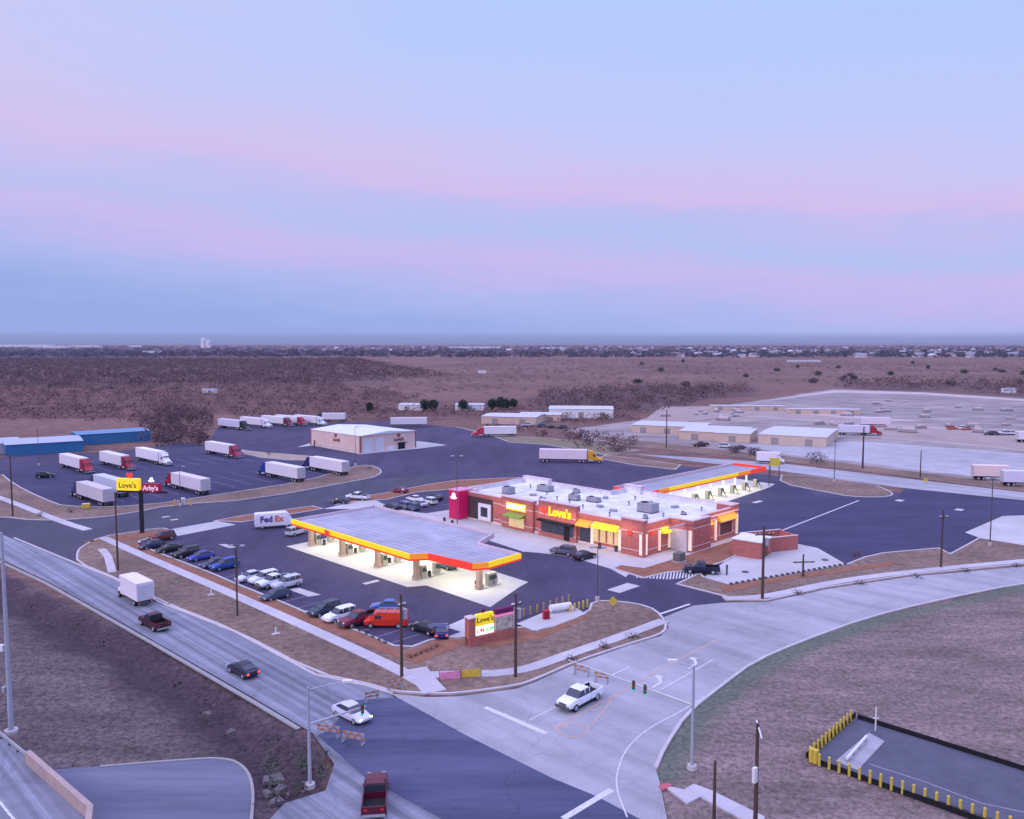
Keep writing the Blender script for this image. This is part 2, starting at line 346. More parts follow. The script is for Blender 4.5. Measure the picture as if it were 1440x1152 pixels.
ground = bpy.data.objects.new('ground', me); C.objects.link(ground); tag(ground, kind='structure')
gm = mat('dry_field', (.14, .074, .062), 1, .3, .35, bump=.4, col2=(.25, .145, .118), detail=14, cscale=(.006, .2)); me.materials.append(gm)
t = gm.node_tree; n = t.nodes; l = t.links; p = n['Principled BSDF']; src = p.inputs['Base Color'].links[0].from_socket
at = n.new('ShaderNodeVertexColor'); at.layer_name = 'cover'; sp = n.new('ShaderNodeSeparateColor'); l.new(at.outputs['Color'], sp.inputs[0])
cc = n.new('ShaderNodeTexCoord'); nn = n.new('ShaderNodeTexNoise'); nn.inputs['Scale'].default_value = 1.6; nn.inputs['Detail'].default_value = 12; nn.inputs['Roughness'].default_value = .85; l.new(cc.outputs['Object'], nn.inputs['Vector'])
n3 = n.new('ShaderNodeTexNoise'); n3.inputs['Scale'].default_value = .16; n3.inputs['Detail'].default_value = 9; n3.inputs['Roughness'].default_value = .65
m3_ = n.new('ShaderNodeMapping'); m3_.inputs['Rotation'].default_value = (0, 0, R(25)); m3_.inputs['Scale'].default_value = (.45, 1.6, 1); l.new(cc.outputs['Object'], m3_.inputs[0]); l.new(m3_.outputs[0], n3.inputs['Vector'])
def layer(fac, ca_, cb_, base, noise_=None):
    a = n.new('ShaderNodeMix'); a.data_type = 'RGBA'; rr = n.new('ShaderNodeMapRange'); rr.inputs[1].default_value = .40; rr.inputs[2].default_value = .60; l.new((noise_ or nn).outputs['Fac'], rr.inputs[0]); l.new(rr.outputs[0], a.inputs[0])
    a.inputs[6].default_value = (*ca_, 1); a.inputs[7].default_value = (*cb_, 1)
    b = n.new('ShaderNodeMix'); b.data_type = 'RGBA'; l.new(fac, b.inputs[0]); l.new(base, b.inputs[6]); l.new(a.outputs[2], b.inputs[7]); return b.outputs[2]
o1 = layer(sp.outputs[1], (.045, .038, .040), (.20, .155, .15), src)
o1 = layer(sp.outputs[2], (.10, .074, .066), (.30, .23, .21), o1)
# broad mottling over both fields
r3 = n.new('ShaderNodeMapRange'); r3.inputs[1].default_value = .35; r3.inputs[2].default_value = .65; r3.inputs[3].default_value = .7; r3.inputs[4].default_value = 1.28; l.new(n3.outputs['Fac'], r3.inputs[0])
vs = n.new('ShaderNodeVectorMath'); vs.operation = 'SCALE'; l.new(o1, vs.inputs[0]); l.new(r3.outputs[0], vs.inputs['Scale'])
o1 = layer(at.outputs['Alpha'], (.06, .095, .065), (.13, .17, .12), vs.outputs[0])
o1 = layer(sp.outputs[0], (.022, .017, .026), (.10, .065, .075), o1)
l.new(o1, p.inputs['Base Color'])

# ------------------------------------------------------------------ paving
struct('truck_stop_paving', SITE, .02, ASPHALT)
DRIVE = GP([(-120, 712), (-80, 726), (0, 727), (50, 731), (125, 731), (175, 725), (240, 712), (360, 704), (440, 690), (515, 675), (600, 668), (640, 672), (585, 682), (500, 700), (440, 712), (320, 727), (240, 740), (200, 745), (142, 755), (107, 777), (107, 794), (50, 775), (-120, 740)])
struct('driveway_paving', DRIVE, .024, mat('driveway_asphalt', (.062, .063, .095), .9, .2, .15, detail=8, col2=(.085, .085, .12), stretch=(1, .15, R(45))))
LOTL = GP([(-60, 668), (0, 662), (60, 655), (150, 650), (210, 640), (290, 636), (345, 643), (420, 650), (500, 655), (490, 662), (430, 677), (300, 697), (200, 712), (95, 714), (20, 682)])
struct('truck_lot_paving', LOTL, .024, ASPHALT_NEW)
LOTR = GP([(1082, 686), (1120, 684), (1150, 700), (1262, 700), (1272, 688), (1230, 672), (1440, 704), (1500, 713), (1500, 760), (1397, 722), (1357, 749), (1376, 755), (1336, 779), (1320, 771), (1242, 779), (1190, 785), (1145, 771), (1034, 752), (960, 720), (1000, 708)])
struct('diesel_lot_paving', LOTR, .024, ASPHALT_NEW)
MAIN = GP([(-300, 630), (0, 751), (107, 793), (160, 816), (225, 850), (330, 890), (444, 951), (515, 966), (552, 977), (560, 1000), (690, 1060), (830, 1120), (980, 1190), (980, 1400), (900, 1400), (620, 1160), (510, 1091), (440, 1032), (360, 984), (217, 902), (125, 850), (62, 815), (0, 786), (-300, 655)])
struct('main_road', MAIN, .03, CONC_OLD)
struct('main_road_asphalt', GP([(470, 1018), (500, 985), (560, 981), (660, 1037), (777, 1095), (838, 1120), (899, 1152), (1000, 1200), (1000, 1400), (850, 1400), (620, 1152), (510, 1091), (448, 1036)]), .036, ASPHALT_ROAD)
struct('side_road', GP([(440, 1032), (510, 1091), (620, 1158), (780, 1400), (300, 1400), (380, 1152), (400, 1130), (458, 1112), (470, 1075)]), .026, CONC_OLD)
CROAD = GP([(550, 976), (600, 981), (643, 980), (727, 969), (754, 959), (810, 934), (885, 908), (929, 895), (940, 883), (934, 868), (975, 852), (1016, 848), (1080, 847), (1162, 829), (1275, 812), (1440, 797), (1700, 770), (1900, 755),
            (1900, 740+22), (1700, 785), (1440, 821), (1312, 847), (1219, 870), (1125, 904), (1060, 932), (1018, 963), (966, 1004), (934, 1053), (922, 1081), (927, 1098), (938, 1152), (945, 1200), (990, 1200), (899, 1152), (838, 1120), (777, 1095), (660, 1037), (560, 982)])
struct('concrete_road', CROAD, .04, CONC)
struct('lower_road', GP([(60, 1084), (200, 1074), (318, 1067), (345, 1080), (356, 1110), (352, 1160), (340, 1400), (-100, 1400), (-60, 1120)]), .03, mat('lower_asphalt', (.10, .11, .165), .85, .2, .2, detail=10, col2=(.19, .20, .265), stretch=(.12, 1.3, R(12))))
def edging(name, line, wd, h, m, smooth_it=0, kind='structure', parent=None):
    p = smooth(line, smooth_it, False) if smooth_it else line
    return tag(MB().prism(strip(p, wd), -.1, h, m).build(name, parent), kind=kind)
edging('kerb', GP([(140, 1079), (250, 1070), (318, 1066), (346, 1080), (357, 1110), (353, 1160)]), .25, .12, mat('worn_kerb', (.3,)*3), 2)
edging('road_shoulder', GP([(-120, 741), (0, 790), (62, 819), (125, 854), (217, 906), (360, 989), (420, 1025)]), .5, .05, mat('worn_kerb', (.38, .35, .36), .85, .2, .6))
edging('kerb', GP([(20, 757), (107, 793), (160, 814), (225, 848), (330, 889), (444, 950), (515, 965), (552, 976)]), .35, .14, KERB)
edging('kerb', GP([(922, 1081), (934, 1052), (966, 1003), (1018, 962), (1060, 931), (1125, 903), (1219, 869), (1312, 846), (1440, 820), (1700, 784)]), .35, .14, KERB, 1)
# concrete pads that are flush with the asphalt
def apron(name, px, z=.034, m=CONC_APRON): return struct(name, GP(px), z, m)
apron('store_pavement', [(455, 716), (520, 700), (555, 716), (625, 727), (660, 738), (700, 752), (880, 800), (905, 803), (962, 790), (1010, 772), (1045, 758), (1036, 752), (905, 775), (640, 716), (600, 722), (520, 716)])
apron('store_pavement', [(560, 716), (640, 730), (905, 786), (880, 812), (858, 800), (805, 784), (760, 778), (735, 776), (640, 745), (500, 716)], .038)
apron('drive_apron', [(237, 745), (305, 733), (332, 738), (250, 754)])
apron('wash_apron', [(418, 629), (440, 627), (507, 639), (590, 631), (628, 626), (600, 622), (560, 618), (440, 622)])
apron('tank_pad', [(990, 812), (1025, 822), (1190, 794), (1150, 771), (1106, 762), (1030, 782)])
apron('corner_pad', [(1357, 749), (1376, 756), (1470, 772), (1520, 755), (1440, 725), (1410, 726)])
apron('yard_gravel', [(885, 652-14), (1000, 645), (1100, 652), (1223, 667), (1440, 693), (1700, 730), (1700, 745), (1440, 704), (1265, 686), (1100, 663), (1000, 652)], .05, CONC)
GRV = GP([(800, 604), (860, 596), (1010, 572), (1172, 547), (1300, 552), (1440, 560), (1800, 580), (1900, 720), (1440, 688), (1223, 660), (1100, 643), (1000, 634), (890, 628), (820, 618)])
struct('gravel_yard', jag(GRV, 2.5, 12, .05), .01, GRAVEL)
struct('pale_lot', jag(GP([(1040, 625), (1215, 621), (1440, 638), (1800, 668), (1800, 722), (1440, 680), (1223, 652), (1110, 640)]), 1.2, 8, .08), .018, mat('pale_lot_concrete', (.36, .36, .38), .9, .15, .15, detail=12, col2=(.46, .46, .48), cscale=(.02, .1)))
DIRT = mat('bare_dirt', (.34, .27, .24), 1, .15, .05, detail=9, col2=(.42, .34, .31))
struct('dirt_bank', GP([(1090, 578), (1240, 592), (1440, 606), (1800, 640), (1800, 660), (1440, 634), (1240, 616), (1225, 602), (1100, 590)]), .016, DIRT)
struct('dirt_bank', GP([(830, 612), (1000, 631), (1100, 641), (1200, 653), (1440, 683), (1800, 728), (1800, 738), (1440, 693), (1200, 661), (1080, 647), (880, 627)]), .055, DRY)
struct('dirt_bank', GP([(930, 572), (1020, 571), (1130, 580), (1100, 590), (980, 596), (900, 596)]), .014, DIRT)
for q in ([(1060, 566), (1172, 549), (1300, 552), (1440, 562), (1440, 564), (1300, 555), (1175, 552)], [(1110, 577), (1240, 588), (1300, 592), (1240, 592), (1110, 581)], [(1000, 571), (1100, 574), (1150, 577), (1060, 575)]):
    struct('chalk_bank', GP(q), .022, mat('chalky_earth', (.5, .43, .42), 1, .15, .1, detail=8))

# raised planted strips with kerbs
def island(px, m=DRY, kw=.35, h=.15, sm=0, name='planted_strip', kerb=True):
    p = GP(px)
    if sm: p = smooth(p, sm)
    o, i = inset(p, kw)
    b = MB(); n = len(o)
    vs = [(x, y, -.1) for x, y in o]+[(x, y, h) for x, y in o]+[(x, y, h) for x, y in i]+[(x, y, h-.04) for x, y in i]
    fs = [(k, (k+1) % n, n+(k+1) % n, n+k) for k in range(n)]+[(n+k, n+(k+1) % n, 2*n+(k+1) % n, 2*n+k) for k in range(n)]+[(2*n+k, 2*n+(k+1) % n, 3*n+(k+1) % n, 3*n+k) for k in range(n)]
    b.add(vs, fs, KERB if kerb else m); b.sheet(i, h-.035, m)
    return tag(b.build(name), kind='structure')
island([(107, 792), (107, 777), (114, 769), (142, 755), (190, 748), (215, 744), (237, 743), (250, 755), (213, 757), (192, 763), (214, 774), (248, 787), (300, 807), (330, 820), (400, 848), (442, 866), (518, 892), (568, 914), (612, 897), (650, 897), (735, 880), (755, 889), (826, 863), (832, 845), (874, 846), (913, 853), (932, 866), (940, 884), (929, 894), (885, 907), (810, 932), (754, 957), (727, 966), (643, 977), (607, 977), (550, 974), (515, 963), (444, 949), (330, 888), (225, 847), (160, 813)], DRY, sm=1)
island([(-110, 690), (0, 664), (20, 681), (60, 701), (95, 714), (200, 712), (300, 697), (430, 677), (497, 656), (520, 654), (534, 659), (538, 665), (528, 671), (515, 674), (360, 703), (240, 711), (175, 724), (125, 730), (50, 733), (0, 727), (-110, 726)], DRY, sm=1)
island([(335, 632), (360, 636), (430, 641), (450, 644), (420, 649), (350, 642)], mat('tan_gravel', (.36, .29, .22), 1, .2, .3), sm=1)
island([(300, 733), (345, 725), (440, 712), (455, 716), (420, 722), (340, 735)], MULCH)
island([(470, 711), (500, 700), (540, 694), (600, 682), (640, 676), (700, 673), (735, 672), (700, 680), (640, 688), (585, 693), (545, 703), (500, 706)], MULCH)
island([(840, 645), (852, 640), (900, 646), (958, 654), (950, 661), (890, 654)], DRY)
island([(1100, 665), (1228, 681), (1252, 691), (1258, 697), (1240, 700), (1195, 699), (1165, 693), (1095, 680)], DRY, sm=1)
island([(640, 600), (700, 612), (760, 616), (830, 622), (900, 634), (852, 640), (770, 626), (715, 622), (700, 616)], mat('weedy_grass', (.20, .19, .11), 1, .3, .3, col2=(.28, .22, .16)))
island([(860, 800), (872, 795), (905, 799), (962, 782), (1040, 757), (1062, 757), (1062, 768), (1020, 790), (985, 802), (940, 806), (905, 814)], MULCH)
island([(950, 822), (985, 806), (990, 812), (1025, 822), (1190, 794), (1215, 784), (1242, 778), (1320, 771), (1336, 779), (1360, 766), (1376, 757), (1470, 772), (1700, 760), (1700, 768), (1440, 794), (1275, 810), (1162, 827), (1080, 845), (1040, 845)], DRY)
# mulch beds as thin raised sheets on the strips
def bed(px): return tag(MB().prism(GP(px), .0, .15, MULCH).build('mulch_bed'), kind='structure')
bed([(196, 764), (214, 777), (248, 790), (330, 824), (400, 852), (442, 870), (518, 896), (568, 919), (612, 902), (652, 901), (655, 908), (585, 935), (520, 912), (440, 880), (330, 836), (215, 786), (180, 767)])
bed([(115, 760+4), (150, 757), (210, 749), (238, 746), (236, 752), (200, 757), (180, 762), (150, 762)])
bed([(655, 905), (735, 884), (755, 892), (826, 866), (835, 866), (760, 900), (690, 912)])
bed([(1010, 826), (1190, 800), (1260, 790), (1255, 796), (1120, 815), (1020, 834)])
# sidewalks
WK = [0]
def walk(px, wd=1.8):
    WK[0] += 1; return tag(MB().prism(strip(smooth(GP(px), 2, False), wd), .02-WK[0]*.003, .165+WK[0]*.005, WALKM).build('sidewalk'), kind='structure')
walk([(-110, 664), (0, 700), (85, 734), (124, 746)])
walk([(145, 757), (200, 782), (330, 838), (460, 896), (560, 943), (608, 970)])
walk([(588, 951), (640, 950), (727, 948), (796, 923), (870, 898), (934, 874)])
walk([(1018, 843), (1060, 842), (1090, 838), (1180, 818), (1290, 804), (1440, 790), (1690, 766)])
walk([(585, 942), (600, 962), (612, 975)], 2.6)
tag(MB().prism(GP([(933, 1106), (962, 1112), (975, 1104), (1000, 1113), (1075, 1150), (1075, 1175), (1040, 1152), (985, 1122), (966, 1132)]), -.1, .12, WALKM).build('sidewalk'), kind='structure')
tag(MB().prism(GP([(926, 1107), (938, 1103), (946, 1106), (932, 1113)]), -.1, .14, mat('red_tactile_paving', (.5, .12, .14), .8)).build('tactile_ramp'), kind='structure')
# markings
MK = [0]
def mark(px, wd, m=WHITE_LINE, z=.048, name='road_marking'):
    MK[0] += 1; l_ = GP(px); l_ = smooth(l_, 2, False) if len(l_) > 3 else l_
    return struct(name, strip(l_, wd), z+MK[0]*.0004, m)
mark([(682, 995), (768, 1032)], .6); mark([(792, 1152), (860, 1111)], .6); mark([(745, 1013), (790, 990)], .15)
mark([(860, 950), (885, 938)], .15); mark([(930, 970), (1003, 928)], .15)
mark([(1010, 968), (960, 1000), (915, 1022), (880, 1052), (866, 1090), (868, 1115), (882, 1150)], .13)
mark([(840, 872), (888, 854)], .1); mark([(928, 864), (970, 850)], .45, z=.046)
for q in ([(780, 1024), (800, 1018), (832, 1020), (820, 1036), (795, 1038), (780, 1024)], [(780, 1024), (868, 976)], [(832, 1020), (868, 976)], [(832, 998), (850, 1000)], [(868, 976), (960, 925), (1010, 900)]): mark(q, .17, YLINE)
def arrow(cx, cy, s=1):
    o = G(cx, cy); a = R(52); ux, uy = math.cos(a), math.sin(a)
    pts = [(-1.6, -.15), (.2, -.15), (1.2, .6), (1.0, 1.0), (1.9, 1.05), (1.9, .1), (1.55, .35), (.4, -.45), (-1.6, -.45)]
    struct('lane_arrow', [(o.x+(x*ux-y*uy)*s, o.y+(x*uy+y*ux)*s) for x, y in pts], .047, WHITE_LINE)
arrow(924, 960, 1.0); arrow(974, 934, 1.0)
for k in range(20):      # hatched entry lane
    a = G(900+k*4.4, 806-k*.1); q_ = 4.2-abs(k-10)*.12
    struct('hatch_marking', strip([(a.x-1.0, a.y-q_), (a.x+1.0, a.y+q_)], .24), .0505+k*.0003, WHITE_LINE)
for px in ([(1090, 750), (1208, 704)],): mark(px, .35, WHITE_LINE, .03)
for k in range(13):     # truck stalls
    a = G(175+k*26, 706-k*3.4); b = a+Vector((-22, 22, 0)).normalized()*24
    struct('stall_line', strip([(a.x, a.y), (b.x, b.y)], .13), .029, FAINT)
for k in range(11):
    a = G(100+k*24, 655-k*1.6); b = a+Vector((22, -22, 0)).normalized()*20
    struct('stall_line', strip([(a.x, a.y), (b.x, b.y)], .13), .029, FAINT)
for k in range(17):     # car stalls along the front kerb
    a = G(225+k*21.4, 780+k*8.4); b = a+Vector((.707, .707, 0))*5.2
    struct('stall_line', strip([(a.x, a.y), (b.x, b.y)], .12), .029, FAINT)
for k in range(8):
    a = G(545+k*13, 718-k*1.2); b = a+Vector((.707, .707, 0))*5.2
    struct('stall_line', strip([(a.x, a.y), (b.x, b.y)], .12), .029, FAINT)
# inlet slabs and covers in the asphalt
for x_, y_, a_, b_ in ((877, 827, 2.6, 1.2), (790, 715, 1, 1), (1265, 704, 1.2, .8), (1349, 717, 1.2, .8), (1065, 706, 1.8, .6), (522, 819, 1.4, .5), (233, 727, .8, .5), (245, 731, .8, .5), (640, 900, 3, 1.6)):
    g = G(x_, y_); c_, s_ = math.cos(R(45)), math.sin(R(45))
    struct('drain_slab', [(g.x+u*c_*a_-v*s_*b_, g.y+u*s_*a_+v*c_*b_) for u, v in ((-1, -1), (1, -1), (1, 1), (-1, 1))], .031, KERB)
g = G(650, 873)
apron('loading_pad', [(630, 880), (660, 867), (690, 866), (672, 884), (645, 888)], .03)
# equipment yard, lower right
struct('equipment_yard', GP([(1138, 1066), (1204, 1011), (1440, 1084), (1900, 1230), (1900, 1400), (1395, 1152)]), .03, mat('yard_asphalt', (.085, .09, .125), .9, .12, .3, detail=8, col2=(.12, .125, .16)))
struct('equipment_pad', GP([(1175, 1071), (1206, 1084), (1244, 1043), (1222, 1031)]), .045, CONC)
struct('yard_seam', strip(GP([(1222, 1075), (1300, 1100), (1380, 1130), (1440, 1143)]), .12), .042, FAINT)
# highway deck, lower left
DECK = GP([(-300, 900), (0, 1042), (45, 1080), (125, 1155), (300, 1400), (-300, 1400)])
tag(MB().prism(DECK, -.1, .5, CONC_OLD).build('highway'), kind='structure')
struct('edge_line', strip(GP([(-60, 1090), (0, 1136), (14, 1154), (80, 1230)]), .2), .512, WHITE_LINE)

FLOOR = mat('woodland_floor', (.115, .052, .048), 1, .3, .05, col2=(.21, .11, .092), detail=14, stretch=(.35, 1.5, 0))
FLOOR2 = mat('dark_woodland_floor', (.088, .050, .055), 1, .3, .04, col2=(.185, .11, .102), detail=14, stretch=(.3, 1.6, 0))

for i_, (q, m_) in enumerate((([(-200, 588), (-200, 535), (100, 538), (450, 536), (600, 560), (480, 584), (420, 586), (310, 584), (200, 590)], FLOOR), ([(-400, 545), (-400, 503), (250, 505), (420, 509), (600, 530), (450, 541), (100, 545)], FLOOR2), ([(480, 594), (480, 578), (700, 562), (900, 560), (920, 588), (820, 597), (690, 592), (600, 592)], FLOOR),
             ([(740, 572), (760, 552), (900, 545), (1050, 543), (1070, 552), (980, 570), (900, 580), (800, 586)], FLOOR2), ([(1180, 546), (1190, 536), (1500, 538), (1500, 560), (1300, 550)], FLOOR2), ([(-900, 503), (-900, 492), (700, 491), (900, 492.5), (2300, 497), (2300, 503), (1100, 500), (700, 495), (420, 503)], mat('distant_floor', (.05, .042, .066), 1, .3, .01, col2=(.11, .085, .115), detail=12, stretch=(.3, 2, 0))))):
    struct('woodland_floor', jag(smooth(GP(q), 2), 28 if i_ != 5 else 90, 20 if i_ != 5 else 150, .02 if i_ != 5 else .004), .006+.002*i_, m_)
def rows(px0, px1, n_, wd, m_):
    pass

for x_, y_, a_, b_ in ((428, 833, 3.0, .9), (320, 768, 2.2, .6), (652, 885, 2, 1)):
    g = G(x_, y_); c_, s_ = math.cos(R(-42)), math.sin(R(-42))
    struct('patched_slab', [(g.x+u*c_*a_-v*s_*b_, g.y+u*s_*a_+v*c_*b_) for u, v in ((-1, -1), (.8, -1), (1, 1), (-.8, .8))], .033, CONC_APRON)
tag(MB().prism(strip(GP([(143, 773), (152, 784), (158, 806)]), 1.3), .02, .17, KERB).build('flume'), kind='structure')
# tracks worn across the gravel yard
TRK = mat('track_dirt', (.17, .135, .145), 1, .25, .2, detail=10); TRK2 = mat('pale_track', (.46, .42, .43), 1, .2, .2, detail=10)
for i_, (q, wd_) in enumerate((([(1000, 581), (1120, 590), (1260, 598), (1440, 612)], 2.5), ([(1120, 560), (1240, 571), (1440, 585)], 2.2), ([(1180, 572), (1300, 570), (1440, 573)], 1.6), ([(1240, 617), (1340, 622), (1440, 634), (1600, 650)], 1.6), ([(905, 600), (1000, 590), (1060, 583)], 2.0), ([(1150, 585), (1300, 583), (1420, 592)], 1.5), ([(1250, 604), (1330, 600), (1430, 604)], 2))):
    l_ = smooth(GP(q), 2, False); struct('yard_track', jag(strip(l_, wd_), 1.2, 5, .12), .0235+.0012*i_, TRK if i_ % 3 else TRK2)
# ------------------------------------------------------------------ vehicles (local: +x forward, +y left)
def sec(x, w0, w1, w2, zb, zm, zt): return [(x, -w0, zb), (x, -w1, zm), (x, -w2, zt), (x, w2, zt), (x, w1, zm), (x, w0, zb)]
def wheel(x, y, r, wd, root, n=14):
    s = 1 if y > 0 else -1
    b = MB(); b.cyl((x, y-s*wd, r), (x, y, r), r, BLACK, n=n)
    b.cyl((x, y, r), (x, y+s*.02, r), r*.6, STEEL, n=n); return b.build('wheel', root)
def lamps(root, x, y, z, m, name, w=.32, h=.18):
    for s in (-1, 1):
        MB().box(x-.03, s*y-w/2, z-h/2, x+.03, s*y+w/2, z+h/2, m).build(name, root)
def car(kind, rgb, px, py, head, label, group, on=False, brake=False, roofcol=None):
    P = paint(rgb); root = empty({'sedan': 'parked_car', 'suv': 'parked_suv', 'hatch': 'parked_car', 'pickup': 'pickup_truck'}[kind], G(px, py)+Vector((0, 0, .04)), R(head), label, {'pickup': 'pickup truck'}.get(kind, 'car'), group)
    if kind in ('sedan', 'hatch'):
        b = MB(); b.loft([sec(-2.3, .78, .84, .74, .4, .62, .88), sec(-2.0, .86, .9, .8, .3, .62, .98), sec(-1.2, .88, .91, .82, .26, .62, 1.0), sec(.75, .88, .91, .82, .26, .6, .97), sec(1.6, .86, .9, .76, .28, .55, .85), sec(2.15, .8, .86, .68, .34, .52, .72), sec(2.35, .68, .74, .6, .4, .5, .62)], P)
        tail = -2.05 if kind == 'hatch' else -1.75
        b.loft([sec(tail+.75, .64, .64, .58, 1.38, 1.41, 1.44), sec(-.1, .67, .67, .6, 1.4, 1.44, 1.47), sec(.35, .62, .62, .56, 1.36, 1.38, 1.41)], P)
        b.build('body', root, .03)
        MB().loft([sec(tail, .74, .7, .66, .94, 1.0, 1.04), sec(tail+.72, .82, .66, .62, .94, 1.36, 1.4), sec(.35, .82, .66, .6, .94, 1.34, 1.38), sec(1.05, .78, .72, .7, .9, .96, .99)], GLASS).build('windows', root)
        wx, wy, r, hx, tx, hz_ = 1.42, .9, .33, 2.3, -2.31, .62
    elif kind == 'suv':
        b = MB(); b.loft([sec(-2.35, .84, .9, .84, .42, .7, 1.06), sec(-2.1, .9, .95, .88, .34, .7, 1.12), sec(.7, .92, .96, .88, .32, .7, 1.1), sec(1.7, .9, .94, .82, .34, .68, 1.04), sec(2.25, .84, .9, .74, .4, .64, .9), sec(2.4, .76, .82, .7, .44, .6, .8)], P)
        b.loft([sec(-2.1, .7, .7, .64, 1.66, 1.7, 1.74), sec(-.5, .74, .74, .66, 1.68, 1.74, 1.78), sec(.3, .7, .7, .62, 1.64, 1.68, 1.71)], P)
        for x in (-2.05, -1.1, -.1): b.box(x, -.83, 1.06, x+.1, .83, 1.68, P)
        b.build('body', root, .03)
        MB().loft([sec(-2.28, .84, .8, .76, 1.06, 1.2, 1.26), sec(-2.08, .88, .74, .7, 1.06, 1.62, 1.68), sec(.25, .88, .74, .68, 1.06, 1.6, 1.66), sec(.95, .84, .8, .76, 1.02, 1.1, 1.14)], GLASS).build('windows', root)
        wx, wy, r, hx, tx, hz_ = 1.45, .95, .37, 2.36, -2.37, .8
    else:
        b = MB(); b.loft([sec(-.75, .94, 1.0, .95, .5, .85, 1.22), sec(1.2, .94, 1.0, .95, .46, .85, 1.22), sec(2.2, .94, .99, .88, .48, .82, 1.16), sec(2.75, .9, .96, .84, .52, .8, 1.06), sec(2.85, .86, .9, .8, .56, .78, 1.0)], P)
        b.loft([sec(-.6, .76, .76, .7, 1.8, 1.84, 1.88), sec(.3, .78, .78, .7, 1.82, 1.87, 1.91), sec(.75, .74, .74, .66, 1.78, 1.82, 1.85)], P)
        for x in (-.66, .12): b.box(x, -.87, 1.2, x+.1, .87, 1.82, P)
        b.build('body', root, .03)
        MB().loft([sec(-.72, .9, .8, .76, 1.16, 1.72, 1.82), sec(.72, .9, .8, .72, 1.16, 1.72, 1.8), sec(1.4, .86, .82, .78, 1.16, 1.2, 1.24)], GLASS).build('windows', root)
        d = MB(); d.box(-2.9, -1, .55, -.8, -.9, 1.24, P); d.box(-2.9, .9, .55, -.8, 1, 1.24, P); d.box(-2.95, -1, .55, -2.85, 1, 1.24, P); d.box(-2.85, -.9, .6, -.8, .9, .74, BLACK)
        d.box(-2.84, -.895, .74, -.82, -.86, 1.2, BLACK); d.box(-2.84, .86, .74, -.82, .895, 1.2, BLACK); d.build('bed', root)
        MB().box(2.84, -.9, .42, 3.02, .9, .72, DGREY).build('front_bumper', root, .03); MB().box(-3.1, -.9, .45, -2.96, .9, .62, STEEL).build('rear_bumper', root)
        MB().box(2.84, -.5, .76, 2.89, .5, 1.0, DGREY).build('grille', root)
        wx, wy, r, hx, tx, hz_ = 1.85, 1.0, .41, 2.87, -2.96, .92
    MB().box(-wx-.3, -wy+.16, .14, wx+.3, wy-.16, .42, BLACK).build('underbody_shade', root)  # black underbody box, added to deepen the shade below the car
    for x in (-wx, wx):
        for s in (-1, 1): wheel(x, s*wy, r, .24, root)
    lamps(root, hx, .62, hz_, HEADON if on else HEADL, 'headlight'); lamps(root, tx, .66, hz_+.08, TAILON if brake else TAILL, 'tail_light', .26)
    for s in (-1, 1): MB().box(.75, s*.98-.09, 1.0, .9, s*.98+.09, 1.15, P).build('mirror', root)
    return root

